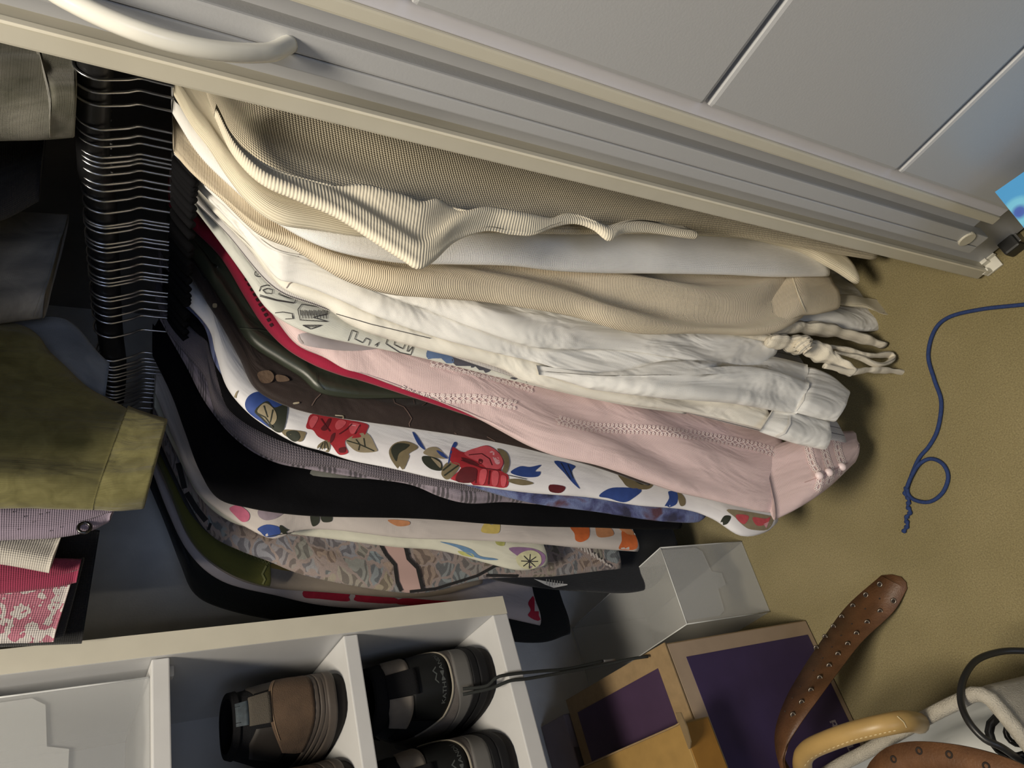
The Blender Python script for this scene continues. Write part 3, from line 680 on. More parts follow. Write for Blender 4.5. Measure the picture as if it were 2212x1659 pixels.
patch('stud', lb, [(460,656),(468,656),(468,664),(460,664)], stud, lr, off=.002, step=3)
for q in ([(556,806),(580,800),(592,812),(585,826),(565,826)], [(596,810),(616,812),(625,822),(600,824)]): patch('fur_tuft', lb, q, plain('brown_fur', (.13, .085, .055), .9, bump=.6), lr, off=.003, step=6)
sr_, sb = G['satin'][:2]
for q in ([(507,706),(560,710),(620,722)], [(684,805),(686,825),(700,842)]): strokes('yoke_seam', sb, [q], 1.8, plain('dark_thread', (.015, .018, .012), .9), sr_)
strokes('yoke_stitching', sb, [[(507,709),(560,713),(620,726)]], .9, plain('green_stitch', (.12, .14, .09), .9), sr_)
strokes('lace_insert', G['crimson'][1], [[(530+i*6, 600+i*11), (534+i*6, 606+i*11)] for i in range(10)], 7, plain('black_lace', (.03, .004, .008), .9), G['crimson'][0])
# rose shirt
rr_, rb = G['rose'][:2]
def rp(name, pts, mat, off=.0009): return patch(name, rb, pts, mat, rr_, off)
rp('leaf_print', c([(175,190),(200,130),(260,95),(340,100),(440,150),(500,200),(480,300),(400,380),(290,320),(200,250)]), p_blue)
rp('leaf_print', c([(250,240),(340,165),(400,215),(490,190),(500,260),(470,390),(410,400),(300,300)]), p_dark, .0013)
rp('leaf_print', c([(270,240),(330,180),(400,230),(420,300),(380,350),(310,290)]), p_tan, .0017)
strokes('leaf_vein', rb, [c([(250,250),(330,290),(390,370)]), c([(320,200),(350,290)]), c([(390,230),(370,330)])], 2.4, p_dark, rr_, .0021)
rp('stem_print', c([(470,385),(630,400),(640,430),(600,480),(480,430)]), p_olive); rp('stem_print', c([(500,400),(570,395),(600,440),(560,480),(500,440)]), p_dark, .0013)
rp('leaf_print', c([(90,150),(105,100),(125,85),(110,130),(120,180),(150,220),(110,195)]), p_tan)
rose1 = [(655,330),(700,262),(900,300),(1110,340),(1115,390),(1080,440),(960,460),(950,510),(970,560),(930,580),(890,570),(830,490),(740,440),(700,390),(650,375)]
rp('rose_print', c(rose1), p_red)
for q, mt in (([(670,330),(700,280),(740,290),(720,340),(690,375)], p_pink), ([(870,350),(900,310),(955,325),(930,365),(885,385)], p_pink), ([(980,340),(1060,345),(1040,400),(990,415)], p_pink), ([(1000,350),(1030,350),(1020,380)], p_lpink), ([(840,430),(870,410),(860,460),(830,490)], p_dred), ([(900,530),(950,520),(945,560),(905,560)], p_dred), ([(760,380),(800,330),(820,300),(840,310),(800,390)], p_dred)):
    rp('petal_print', c(q), mt, .0013)
strokes('petal_line', rb, [c([(900,420),(960,380),(1000,340)]), c([(760,300),(800,360),(830,400)]), c([(1060,350),(1020,420)])], 2, p_dred, rr_, .0017)
rp('leaf_print', c([(960,460),(1110,410),(1185,520),(1185,555),(1060,560),(990,520)]), p_tan); strokes('leaf_vein', rb, [c([(960,470),(1060,500),(1170,550)]), c([(1030,460),(1060,500),(1050,545)]), c([(1090,450),(1100,515)])], 2, p_dark, rr_, .0014)
rp('leaf_print', c([(735,510),(790,470),(830,480),(825,550),(780,575),(740,555)]), p_olive); strokes('leaf_vein', rb, [c([(790,475),(785,560)]), c([(800,480),(820,540)]), c([(775,485),(750,540)])], 1.5, p_dark, rr_, .0014)
rp('leaf_print', c([(1285,550),(1330,490),(1420,475),(1510,520),(1440,570),(1440,600),(1385,705),(1310,630)]), p_olive); rp('leaf_print', c([(1300,540),(1350,490),(1440,500),(1420,530),(1360,570),(1340,630)]), p_dark, .0013)
rp('bud_print', c([(1550,560),(1590,525),(1650,520),(1700,560),(1720,610),(1640,600),(1570,580)]), p_tan); rp('leaf_print', c([(1545,590),(1640,600),(1690,640),(1690,700),(1610,690),(1550,640)]), p_dark); rp('leaf_print', c([(1610,600),(1680,640),(1680,680),(1640,640)]), p_tan, .0013)
rp('leaf_print', c([(1465,405),(1500,430),(1565,540),(1510,500)]), p_blue); rp('leaf_print', c([(1740,640),(1760,540),(1790,480),(1810,500),(1770,560),(1750,640)]), p_blue); rp('leaf_print', c([(1650,545),(1700,565),(1740,610),(1690,590)]), p_blue, .0014)
rp('leaf_print', c([(1690,710),(1730,640),(1830,650),(1800,720),(1740,770),(1700,750)]), p_olive); strokes('leaf_vein', rb, [c([(1710,740),(1820,660)]), c([(1700,700),(1760,650)])], 3, p_dark, rr_, .0014)
rp('rose_print', c([(1770,520),(1860,560),(1990,515),(2060,512),(2140,570),(2170,640),(2150,700),(2205,740),(2190,830),(2050,820),(1760,790),(1840,680),(1760,630)]), p_red)
rp('leaf_print', c([(2120,530),(2190,560),(2215,640),(2190,720),(2160,700),(2175,640),(2140,570)]), p_olive, .0013)
for q, mt in (([(1870,560),(1980,520),(2060,515),(2135,570),(2165,640),(2130,690),(2050,690),(1990,640),(1900,600)], p_pink), ([(2050,540),(2110,570),(2140,640),(2110,650),(2080,590)], p_lpink), ([(1840,600),(1920,620),(1980,660),(1900,650)], p_dred), ([(1850,680),(1960,690),(1930,790),(1800,780)], p_dred), ([(1990,700),(2040,700),(2020,800),(1980,800)], p_pink), ([(2080,710),(2130,715),(2120,810),(2080,810)], p_pink), ([(2150,740),(2190,750),(2180,820),(2150,815)], p_pink), ([(1980,610),(2010,620),(2000,650),(1975,640)], p_dred)):
    rp('petal_print', c(q), mt, .0015)
strokes('petal_line', rb, [c([(1900,580),(2000,570),(2060,610),(2080,660)]), c([(1960,700),(1950,800)]), c([(2060,700),(2050,810)]), c([(1840,620),(2000,680),(2150,700)])], 2, p_dred, rr_, .0019)
c = crop(1050, 900, .2939)
for q, mt in (([(180,405),(250,365),(320,370),(405,355),(360,400),(400,405),(380,440),(300,445),(220,430)], p_blue), ([(165,460),(260,460),(350,490),(270,505),(180,485)], p_olive), ([(500,325),(650,360),(630,400),(650,460),(690,530),(640,490),(580,420)], p_blue), ([(470,500),(580,515),(550,560),(470,550)], p_dred), ([(830,585),(880,540),(960,520),(1140,535),(1080,600),(1010,630),(900,600)], p_blue), ([(970,420),(1060,420),(1220,470),(1230,500),(1180,535),(1050,520),(1000,470)], p_olive), ([(1340,550),(1400,555),(1410,600),(1390,650),(1310,670),(1345,600)], p_blue), ([(1405,550),(1440,570),(1465,610),(1460,650),(1425,650)], p_olive), ([(1720,790),(1750,730),(1800,735),(1770,790)], p_dark), ([(1780,680),(2100,730),(2120,745),(2070,830),(1950,830),(1890,800),(1830,740)], p_tan)):
    rp('leaf_print', c(q), mt)
for q, mt in (([(1060,425),(1210,470),(1150,500),(1090,470)], p_dark), ([(1840,720),(1930,730),(1900,790),(1850,760)], p_pink), ([(1960,740),(2050,750),(2090,740),(2060,790),(1990,800)], p_pink), ([(2040,790),(2080,770),(2060,820)], p_lpink)): rp('petal_print', c(q), mt, .0014)
strokes('stem_line', rb, [c([(160,430),(300,460)]), c([(550,340),(620,460)]), c([(600,350),(640,450)])], 1.3, p_dark, rr_, .0014)
# pale floral shirt, watercolour top, paisley tunic
qr, qb = G['pastel'][:2]; c7 = crop(900, 1100, .2622); c6 = crop(440, 1080, .226)
for q, mt in (([(1255,85),(1380,95),(1420,140),(1420,230),(1360,270),(1310,255),(1300,200),(1265,150)], p_orange), ([(1480,120),(1560,125),(1620,180),(1610,220),(1500,230),(1475,170)], p_peach), ([(1690,180),(1740,200),(1805,220),(1812,325),(1670,330),(1690,260)], p_orange), ([(1640,110),(1700,115),(1760,160),(1800,210),(1720,200),(1660,150)], p_peach), ([(570,105),(620,130),(680,100),(680,190),(600,200),(530,180)], p_yell)): patch('flower_print', qb, c7(q), mt, qr)
for q, mt in (([(245,80),(330,50),(430,120),(430,190),(370,210),(300,150)], print_m('rose_smear', (.50, .12, .20))), ([(520,100),(600,85),(780,100),(700,170),(600,195),(530,160)], p_mauve), ([(515,275),(600,235),(720,260),(730,320),(660,355),(590,350),(545,310)], p_blue), ([(730,240),(800,280),(860,300),(820,330),(740,310)], p_dark), ([(1020,140),(1100,150),(1100,220),(1040,250)], p_dark), ([(1120,150),(1220,150),(1220,205),(1140,210)], p_dark), ([(1760,190),(1950,200),(1960,240),(1850,250)], p_peach)): patch('flower_print', qb, c6(q), mt, qr)
strokes('collar_stitching', qb, [c6([(590,355),(700,335),(860,310)])], 1.4, p_dark, qr)
wr_, wb = G['water'][:2]
for q, mt in (([(190,268),(330,290),(450,330),(520,385),(640,405),(665,418),(560,415),(440,380),(330,315)], p_sky), ([(760,320),(940,320),(1050,370),(1050,440),(980,490),(940,490),(850,400)], p_purp), ([(650,240),(720,245),(720,300),(660,290)], p_ygr), ([(340,345),(450,365),(470,395),(380,380)], p_ygr)): patch('flower_print', wb, c7(q), mt, wr_)
patch('flower_print', wb, c7([(820,400),(880,350),(960,340),(1020,380),(1020,450),(940,495),(850,470)]), print_m('cream_petal', (.62, .60, .38)), wr_, .0014)
strokes('flower_line', wb, [c7([(930,430), (930+70*math.cos(a*.8), 430+60*math.sin(a*.8))]) for a in range(8)], 2, ink, wr_, .0018)
ar, ab = G['paisley'][:2]
patch('pink_inset', ab, c6([(1720,425),(1900,450),(1940,550),(2030,640),(2080,850),(1890,870),(1850,650),(1780,560)]), fabric('dusty_pink_cotton', (.46, .31, .28)), ar, .0012)
blk = plain('black_overlock', (.014, .013, .014), .9, bump=.5)
strokes('black_stitching', ab, [c6([(1690,420),(1745,520),(1830,620),(1850,780),(1890,870)]), c6([(1930,450),(1955,560),(2045,650),(2095,860)])], 8, blk, ar, .0022)
strokes('overlocked_edge', ab, [[(885,1278),(940,1272),(985,1258),(1030,1244),(1070,1222),(1085,1222)], [(1050,1243),(1150,1245),(1240,1242)], [(455,1130),(450,1145),(455,1160)]], 6, blk, ar, .002)
strokes('black_collar', ab, [[(385,1000),(400,1060),(425,1100),(445,1125)]], 12, blk, ar, .0024)
patch('care_label', ab, c7([(940,560),(1040,575),(1245,545),(1242,625),(1130,648),(1060,622)]), plain('white_label', (.62, .62, .62), .6), ar, .004) or \
  mesh_obj('care_label', [at_x(x, y, -.905) for x, y in c7([(940,560),(1040,575),(1245,545),(1242,625),(1130,648),(1060,622)])], [(0, 1, 2, 3, 4, 5)], plain('white_label', (.62, .62, .62), .6), ar)
strokes('printed_line', kids(ar, 'care_label')[0], [c7([(1070+i*22, 575-i*2), (1072+i*22, 635-i*3)]) for i in range(7)], 1.6, print_m('label_grey', (.35, .35, .35)), kids(ar, 'care_label')[0])
strokes('ruffle', ab, [[(1245+i*7, 1160+i*6+(i % 2)*4), (1250+i*7, 1185+i*4)] for i in range(14)], 4, pastel, ar, .004)
orr, ob_ = G['olive'][:2]; lol = plain('olive_lace', (.24, .24, .09), .9)
strokes('lace_edge', ob_, [[(495+i*8.5, 1172+i*4.1), (500+i*8.5, 1183+i*4.1), (504+i*8.5, 1176+i*4.1)] for i in range(11)], 1.8, lol, orr, .0016)
strokes('frilled_edge', ob_, [[(575,1222),(566,1240),(572,1252),(567,1262)]], 4, lol, orr, .002)
wr2, wb2 = G['redwhite'][:2]
for q in (c6([(960,930),(990,855),(1360,880),(1385,930),(1370,970),(1100,945)]), c6([(1450,920),(1480,890),(1810,930),(1850,990),(1470,970)]), c6([(1900,940),(2212,960),(2400,970),(2400,1010),(1870,1000)]), c7([(975,700),(1025,700),(1022,910),(920,880),(940,830),(920,770)]), c7([(850,935),(930,935),(960,950),(900,955)])): patch('red_print', wb2, q, p_crim, wr2)
patch('mustard_edge', G['peach'][1], c6([(610,640),(700,600),(900,620),(1060,680),(900,690)]), print_m('mustard', (.40, .26, .06)), G['peach'][0])
patch('floral_insert', G['velvet'][1], crop(480, 820, .2803)([(700,740),(715,680),(800,690),(900,690),(1050,720),(1200,755),(1060,765)]), print_m('grey_bloom', (.17, .17, .15)), G['velvet'][0])
# ================================================================ clothes on the rod above, only their ends in view
def upper(name, label, cat, front, back, mat, X, part='leg', **kw):
    p = slant(*front[-1], X, 0); root = thing(name, label, cat, (X, p.y+.05, 1.86))
    ob = sleeve(part, front, mat, root, X, 0.0, back=back, ztop=1.86, hfun=lambda t: 1, lip=False, **kw); return root, ob
denim_g = fabric('washed_grey_denim', (.36, .36, .30), 'weave', .0007, .3, mix=blotch([(.3, (.12, .12, .09)), (.7, (.27, .26, .22))], 30))
denim_g2 = fabric('grey_denim', (.15, .145, .14), 'weave', .0007, .3, mix=blotch([(.3, (.17, .165, .16)), (.7, (.40, .38, .35))], 24))
denim_b = fabric('blue_grey_denim', (.10, .12, .15), 'weave', .0007, .3, mix=blotch([(.3, (.12, .14, .18)), (.7, (.24, .27, .32))], 24))
olive_j = fabric('olive_marl_jersey', (.145, .135, .05), 'rib', .0014, .3, mix=blotch([(.3, (.10, .09, .03)), (.7, (.17, .155, .062))], 60), wr=.5)
a_ = upper('grey_denim_trousers', 'washed grey denim leg with turned hem hanging beside the doors', 'trousers', [(-90,302),(0,297),(80,297),(152,295)], [(-90,105),(0,118),(80,128),(160,138)], denim_g, -.455, h=.02, d=.02, amp=.004, seed=51)
sleeve('hem', [(108,298),(158,296)], denim_g, a_[0], -.451, 0, back=[(70,128),(160,136)], h=.021, d=.02, amp=.002, seed=57, hfun=lambda t: 1, rows=14)
upper('navy_trousers', 'near-black navy trousers behind the washed grey denim leg', 'trousers', [(-90,490),(0,476),(85,430)], [(-90,296),(0,298),(100,300)], fabric('dark_navy_cloth', (.012, .013, .018)), -.57, h=.018, seed=52, amp=.003)
b_ = upper('charcoal_denim_trousers', 'grey denim leg with a stitched slanting hem in the middle', 'trousers', [(-90,724),(0,706),(92,693)], [(-90,488),(0,482),(148,488)], denim_g2, -.70, h=.02, seed=53, amp=.003)
strokes('hem_stitching', b_[1], [[(136,492),(112,590),(78,690)], [(128,492),(104,590),(70,690)]], 1.6, plain('grey_thread', (.26, .25, .22), .9), b_[0])
upper('blue_denim_jacket', 'blue-grey denim with rounded flap above the olive cuff', 'jacket', [(-90,835),(60,830),(145,838),(225,874)], [(-90,690),(60,695),(150,706),(236,790)], denim_b, -.735, part='flap', h=.010, d=.012, seed=54, amp=.002)
c_ = upper('olive_joggers', 'olive green marled jogger leg with a wide ribbed cuff', 'trousers', [(-90,1114),(0,1106),(110,1103),(206,1100)], [(-90,690),(60,705),(110,775),(200,848),(278,889)], olive_j, -.71, h=.016, d=.03, seed=55, amp=.004, wl=.05)
sleeve('ribbed_cuff', [(200,1102),(250,1106),(308,1100)], olive_j, c_[0], -.698, 0, back=[(276,886),(318,905),(356,922)], h=.024, d=.03, amp=.0015, wl=.03, seed=56, hfun=lambda t: .8+.25*t, rows=24)
d_ = upper('lilac_shirt', 'lilac dotted shirt tail with a metal eyelet under the joggers', 'shirt', [(-90,1182),(0,1172),(110,1166),(190,1150),(236,1126)], [(-90,1088),(0,1092),(120,1090),(210,1092),(250,1098)], fabric('lilac_cotton', (.27, .22, .28)), -.745, part='tail', h=.008, d=.01, seed=58, amp=.002)
strokes('dot_print', d_[1], [[(x, y), (x+2.5, y+1)] for x, y in ((38,1143),(15,1165),(58,1165),(52,1115),(85,1110),(100,1107),(130,1138),(28,1105),(108,1146),(70,1127))], 2.5, ink, d_[0])
p = hit(d_[1], 182, 1142, .002)
if p is None: p = slant(182, 1142, -.735, 0)
bm = bmesh.new(); n_ = 18
for i in range(n_):
    for j in range(6):
        a, b2 = 2*math.pi*i/n_, 2*math.pi*j/6; r = .0052+.0016*math.cos(b2)
        bm.verts.new((p.x+.0016*math.sin(b2)+.002, p.y+r*math.cos(a), p.z+r*math.sin(a)))
bm.verts.ensure_lookup_table()
for i in range(n_):
    for j in range(6): bm.faces.new([bm.verts[k] for k in (i*6+j, ((i+1) % n_)*6+j, ((i+1) % n_)*6+(j+1) % 6, i*6+(j+1) % 6)])
bm_obj('eyelet', bm, plain('dark_metal', (.10, .10, .10), .3, metal=1), d_[0], True)
upper('white_shirt', 'off-white shirt tail between lilac and crimson cloth', 'shirt', [(-90,1216),(0,1219),(106,1235)], [(-90,1150),(0,1154),(132,1160)], fabric('offwhite_cotton', (.46, .43, .38)), -.762, part='tail', h=.007, d=.01, seed=59, amp=.002)
upper('crimson_shirt', 'crimson cloth tail above the pink palm-leaf print', 'shirt', [(-90,1292),(0,1287),(120,1270),(165,1258)], [(-90,1200),(0,1206),(110,1206),(176,1206)], fabric('crimson_silk', (.26, .03, .07)), -.778, part='tail', h=.007, d=.01, seed=60, amp=.002)
def palm(nt, uv, base):
    L = nt.links.new
    w_ = N(nt, 'ShaderNodeTexWave', bands_direction='DIAGONAL', _Scale=9.0, _Distortion=9.0, _Detail=2.0); w_.inputs['Detail Scale'].default_value = 9.0; L(uv.outputs[0], w_.inputs['Vector'])
    return ramp(nt, w_.outputs['Fac'], [(.42, (.50, .46, .44)), (.5, (.34, .10, .15)), (.9, (.40, .15, .20))])
e_ = upper('palm_print_shirt', 'white shirt tail with pink palm leaves and black inner hem', 'shirt', [(-90,1392),(0,1384),(60,1383),(116,1381)], [(-90,1250),(0,1250),(110,1240),(168,1215)], fabric('pink_palm_print', (.5, .4, .4), mix=palm), -.794, part='tail', h=.007, d=.01, seed=61, amp=.002)
sleeve('black_lining', [(90,1384),(136,1374)], fabric('black_lining', (.02, .02, .022)), e_[0], -.802, 0, back=[(150,1214),(180,1206)], h=.006, d=.008, amp=.001, seed=62, hfun=lambda t: 1, rows=14)
upper('black_skirt', 'plain black cloth hanging behind the palm-print tail', 'skirt', [(-90,1408),(0,1402),(176,1394)], [(-90,1100),(0,1110),(215,1150)], fabric('black_cloth', (.008, .008, .009)), -.825, part='tail', h=.010, d=.012, seed=63, amp=.002)
tag(tube('closet_rod', [(-1.13, .52, 1.88), (0, .52, 1.88), (.98, .52, 1.88)], .0135, M_BLACKTUBE, None, 16), 'black upper clothes rod carrying the trousers', 'rod')
# unseen dark clothes added on the same rod to shade the hangers
dk = fabric('shade_garment_cloth', (.02, .02, .022), 'velvet')
for k_, (x, nm, lb) in enumerate(((-.51, 'shade_garment_middle', 'unseen dark garment added to shade the middle of the hanger row'), (-.625, 'shade_garment_denim', 'unseen dark garment added for shade between the two grey denim legs'), (-.87, 'shade_garment_joggers', 'unseen dark garment added for shade behind the olive joggers'), (-.95, 'shade_garment_wall', 'unseen dark garment added for shade close to the left wall'), (-1.04, 'shade_garment_corner', 'unseen dark garment added for shade at the left wall corner'))):
    r_ = thing(nm, lb, 'garment', (x, .55, 1.86)); V = []; F = []
    R_n = 14; S_n = 28
    for i in range(R_n):
        z = 1.86-(1.86-1.10)*i/(R_n-1); t_ = min(1, i/4); hw = .05+.15*t_**.7
        for j in range(S_n):
            a = 2*math.pi*j/S_n; V.append((x+.03*math.cos(a)*(.5+.5*t_)+.004*math.sin(5*a+k_), .55+hw*math.sin(a), z))
    for i in range(R_n-1):
        for j in range(S_n): F.append((i*S_n+j, (i+1)*S_n+j, (i+1)*S_n+(j+1) % S_n, i*S_n+(j+1) % S_n))
    F += [tuple(range(S_n)), tuple(range((R_n-1)*S_n, R_n*S_n))[::-1]]
    mesh_obj('body', V, F, dk, r_, True, [(v[1], v[2]) for v in V])
# ================================================================ shoes in the cubbies
def shoe_surface(o, Lh, W, H):
    """o = heel point on the board; toe towards the wall.  returns pos(theta, z): theta 0 at the heel, +-pi at the toe"""
    def pos(th, z, off=0):
        t = z/H
        sh_ = .004-.004*math.sin(math.pi*min(1, t*1.1))+.022*t*t                       # heel leans in a little
        if t < .4: sf = Lh*(1-.06*(t/.4)**2)
        else: sf = Lh*(.94-.52*((t-.4)/.6)**.8)
        w = W*(1-.06*t-.42*max(0, t-.42)**1.25)
        u = (1-math.cos(th))/2
        s = sh_+(sf-sh_)*u**1.05
        sn = math.sin(abs(th)); y = w*(sn**.72)*(1-.10*math.cos(th)*.6)
        y *= 1 if th >= 0 else -1
        p = Vector((o[0]-s, o[1]+y, o[2]+z))
        if off:
            n = Vector((math.cos(th), math.sin(th), 0)); p += Vector((n.x*off, n.y*off, 0))
        return p
    return pos
def shell(name, pos, thr, zr, mat, parent, off=.001, n=40, k=10, thick=.0015, closed=False):
    """a band or patch of the shoe: theta range, z range as functions of theta, raised by off"""
    V = []; F = []; cols = n if closed else n+1
    for i in range(cols):
        th = thr[0]+(thr[1]-thr[0])*i/n; z0, z1 = zr(th)
        ring = [(z0, off-thick)] + [(z0+(z1-z0)*j/k, off) for j in range(k+1)] + [(z1, off-thick)]
        for z, f in ring: V.append(pos(th, z, f))
    m_ = k+3
    for i in range(n):
        a, b_ = i*m_, ((i+1) % cols)*m_
        for j in range(m_-1): F.append((a+j, a+j+1, b_+j+1, b_+j))
    return mesh_obj(name, V, F, mat, parent, True, [((i//m_)*.004, (i % m_)*.004) for i in range(len(V))])
def text_on(name, txt, pos, thc, zc, size, mat, parent, flip=1, off=.0016, bold=.0):
    cu = bpy.data.curves.new('t', 'FONT'); cu.body = txt; cu.size = 1; cu.align_x = 'CENTER'; cu.resolution_u = 2; cu.offset = bold
    o = bpy.data.objects.new('t', cu); C.objects.link(o); dg = bpy.context.evaluated_depsgraph_get()
    me = o.evaluated_get(dg).to_mesh(); V = [v.co.copy() for v in me.vertices]; F = [tuple(p.vertices) for p in me.polygons]
    bpy.data.objects.remove(o); bpy.data.curves.remove(cu)
    if callable(pos): V2 = [pos(thc+flip*v.x*size/.036, zc+v.y*size, off) for v in V]
    else: V2 = [pos[0]+pos[1]*(v.x*size)+pos[2]*(v.y*size) for v in V]
    return mesh_obj(name, V2, F, mat, parent)
def inner(pos, H, mat, parent, W):
    V = []; F = []; n = 40
    for j, (z, f) in enumerate(((H, 0), (H-.002, -.006), (H-.03, -.008), (H-.07, -.010))):
        for i in range(n): V.append(pos(-math.pi+2*math.pi*i/n, z, f))
    for j in range(3):
        for i in range(n): F.append((j*n+i, (j+1)*n+i, (j+1)*n+(i+1) % n, j*n+(i+1) % n))
    F.append(tuple(range(3*n, 4*n)))
    return mesh_obj('lining', V, F, mat, parent, True)
PI = math.pi
suede_b = plain('brown_suede', (.066, .039, .022), .9, noise=.18, nscale=60, bump=.4, bscale=900)
rub_b = plain('taupe_rubber', (.062, .049, .04), .7, noise=.12); rub_d = plain('dark_rubber', (.014, .012, .011), .8, spec=.2); blk_c = plain('black_cordura', (.006, .006, .007), .9, spec=.15, bump=.3, bscale=700)
web = plain('taupe_webbing', (.05, .042, .032), .9, bump=.5, bscale=900); lab_m = plain('blue_grey_label', (.025, .036, .045), .7, noise=.3, nscale=200); tan_st = plain('tan_stitch', (.22, .15, .09), .8)
def boot(o, label):
    r = thing('brown_boot', label, 'shoe', o, 'brown ankle shoes on the middle shelf'); H = .118; pos = shoe_surface(o, .262, .044, H)
    full = (-PI, PI)
    shell('outsole', pos, full, lambda t: (0, .012), rub_d, r, -.001, closed=True, k=3)
    shell('sole_layer', pos, full, lambda t: (.009+.004*math.cos(2*t), .021+.0025*math.cos(3*t)), rub_b, r, .003, closed=True, k=4)
    shell('sole_layer', pos, full, lambda t: (.019, .026+.001*math.cos(2*t)), rub_b, r, .0022, closed=True, k=3)
    shell('sole_layer', pos, full, lambda t: (.0265, .0315), rub_b, r, .0024, closed=True, k=3)
    shell('welt', pos, full, lambda t: (.032, .0375), rub_b, r, .0016, closed=True, k=3)
    shell('upper', pos, full, lambda t: (.034, H), blk_c, r, -.0005, closed=True, n=60, k=16, thick=.001)
    shell('heel_counter', pos, (-1.15, 1.15), lambda t: (.038, .085-.022*(t/1.15)**2), suede_b, r, .0022, n=30, k=12)
    shell('counter_stitching', pos, (-.8, .8), lambda t: (.0815-.022*(t/1.15)**2, .0823-.022*(t/1.15)**2), tan_st, r, .0028, n=30, k=1, thick=.0003)
    shell('heel_loop', pos, (-.30, .30), lambda t: (.083, .104), web, r, .0042, n=8, k=6, thick=.003)
    shell('heel_label', pos, (-.26, .26), lambda t: (.104, .117), lab_m, r, .0016, n=8, k=4)
    for s in (-1, 1): shell('ankle_panel', pos, (min(s*.42, s*1.5), max(s*.42, s*1.5)), lambda t: (.06, .102-.010*abs(abs(t)-.9)), plain('brown_black_leather', (.015, .012, .01), .6), r, .0012, n=14, k=8)
    shell('collar', pos, full, lambda t: (H-.006, H+.001), blk_c, r, .0016, closed=True, k=5, thick=.006)
    inner(pos, H, blk_c, r, .044); return r
zb = sh[0]+.0015
boot((-.857, .204, zb), 'brown suede ankle shoe nearest the side panel on the middle shelf')
boot((-.860, .108, zb), 'second brown suede shoe, cut off by the picture edge')
suede_g = plain('grey_suede', (.115, .10, .09), .95, noise=.2, nscale=50, bump=.3, bscale=900); suede_t = plain('light_taupe_suede', (.15, .13, .11), .95, noise=.15, nscale=50); edge_l = plain('pale_piping', (.24, .215, .17), .8)
blk_l = plain('black_leather', (.005, .0055, .0055), .6, noise=.2, spec=.2); mesh_b = plain('black_mesh', (.006, .006, .007), .9, spec=.15, bump=.8, bscale=1200); pr_grey = plain('grey_print', (.05, .055, .053), .7)
def hiker(o, label, yaw=0, laces=False):
    r = thing('hiking_shoe', label, 'shoe', o, 'grey and black hiking shoes on the bottom board'); H = .150; pos = shoe_surface(o, .268, .049, H); full = (-PI, PI)
    shell('outsole', pos, full, lambda t: (0, .013), rub_d, r, .000, closed=True, k=3)
    for z0, z1, f in ((.012, .022, .0035), (.023, .032, .0025)): shell('midsole', pos, full, lambda t: (z0, z1+.002*math.cos(2*t)), plain('black_rubber', (.007, .007, .008), .7, spec=.2), r, f, closed=True, k=4)
    shell('upper', pos, full, lambda t: (.030, H), blk_l, r, -.0006, closed=True, n=60, k=18, thick=.001)
    shell('heel_rand', pos, (-2.6, 2.6), lambda t: (.031+.004*math.cos(2*t), .050+.008*math.cos(2.6*t)), plain('dull_grey_rubber', (.10, .096, .09), .7), r, .0022, n=50, k=6)
    shell('suede_band', pos, (-2.5, 2.5), lambda t: (.049+.008*math.cos(2.6*t), .0635-.002*math.cos(2*t)+.03*max(0, abs(t)-.9)), suede_g, r, .0018, n=50, k=6)
    shell('piping', pos, (-1.5, 1.5), lambda t: (.0625-.002*math.cos(2*t)+.030*max(0, abs(t)-.9), .0650-.002*math.cos(2*t)+.030*max(0, abs(t)-.9)), edge_l, r, .0026, n=40, k=2)
    shell('heel_panel', pos, (-.95, .95), lambda t: (.0645, .112-.012*t*t), blk_l, r, .0012, n=30, k=10)
    for s in (-1, 1):
        shell('collar_patch', pos, (min(s*.26, s*1.25), max(s*.26, s*1.25)), lambda t: (.112-.004*abs(t), .138-.012*max(0, abs(t)-.7)), suede_t, r, .0022, n=14, k=6)
        shell('mesh_panel', pos, (min(s*1.0, s*1.9), max(s*1.0, s*1.9)), lambda t: (.07, .115), mesh_b, r, .0010, n=14, k=6)
        shell('lace_hook_tab', pos, (min(s*2.25, s*2.6), max(s*2.25, s*2.6)), lambda t: (.118, .156), blk_l, r, .004, n=6, k=6)
    shell('heel_loop', pos, (-.24, .24), lambda t: (.104, .140), blk_c, r, .0048, n=8, k=6, thick=.003)
    shell('collar', pos, full, lambda t: (H-.013, H+.002), blk_c, r, .001, closed=True, k=6, thick=.008)
    inner(pos, H, blk_c, r, .049)
    text_on('lettering', 'KATHMANDU', pos, .02, .0705, .0068, pr_grey, r, bold=.01)
    V = [(-.5, 0), (-.2, .5), (0, .18), (.25, .62), (.6, 0), (.47, 0), (.24, .42), (.02, 0), (-.06, .12), (-.2, .3), (-.38, 0)]
    mesh_obj('logo', [pos(.02+v[0]*.009/.036, .0790+v[1]*.009, .0016) for v in V], [tuple(range(len(V)))], pr_grey, r)
    return r
zf = uz0+.0235
hk = hiker((-.862, .207, zf), 'grey and black hiking shoe nearest the side panel, trailing long black laces')
hiker((-.862, .100, zf), 'second grey and black hiking shoe, lower in the picture beside its twin')
lace_b = plain('black_cord', (.010, .012, .011), .8, bump=.5, bscale=1500)
def lace3(pts, nm='shoelace'): return tube(nm, pts, .0020, lace_b, hk, 8, res=50)
lp = [at_x(1000, 1488, -.86), at_x(1050, 1482, -.845), at_x(1072, 1464, -.836), at_x(1100, 1457, -.834), at_x(1165, 1450, -.835), at_x(1230, 1444, -.84), at_x(1302, 1428, -.845)]
lace3(lp); tube('aglet', [at_x(1302, 1428, -.845), at_x(1328, 1425, -.847)], .0018, plain('aglet_grey', (.12, .12, .12), .4), hk, 8, res=6)
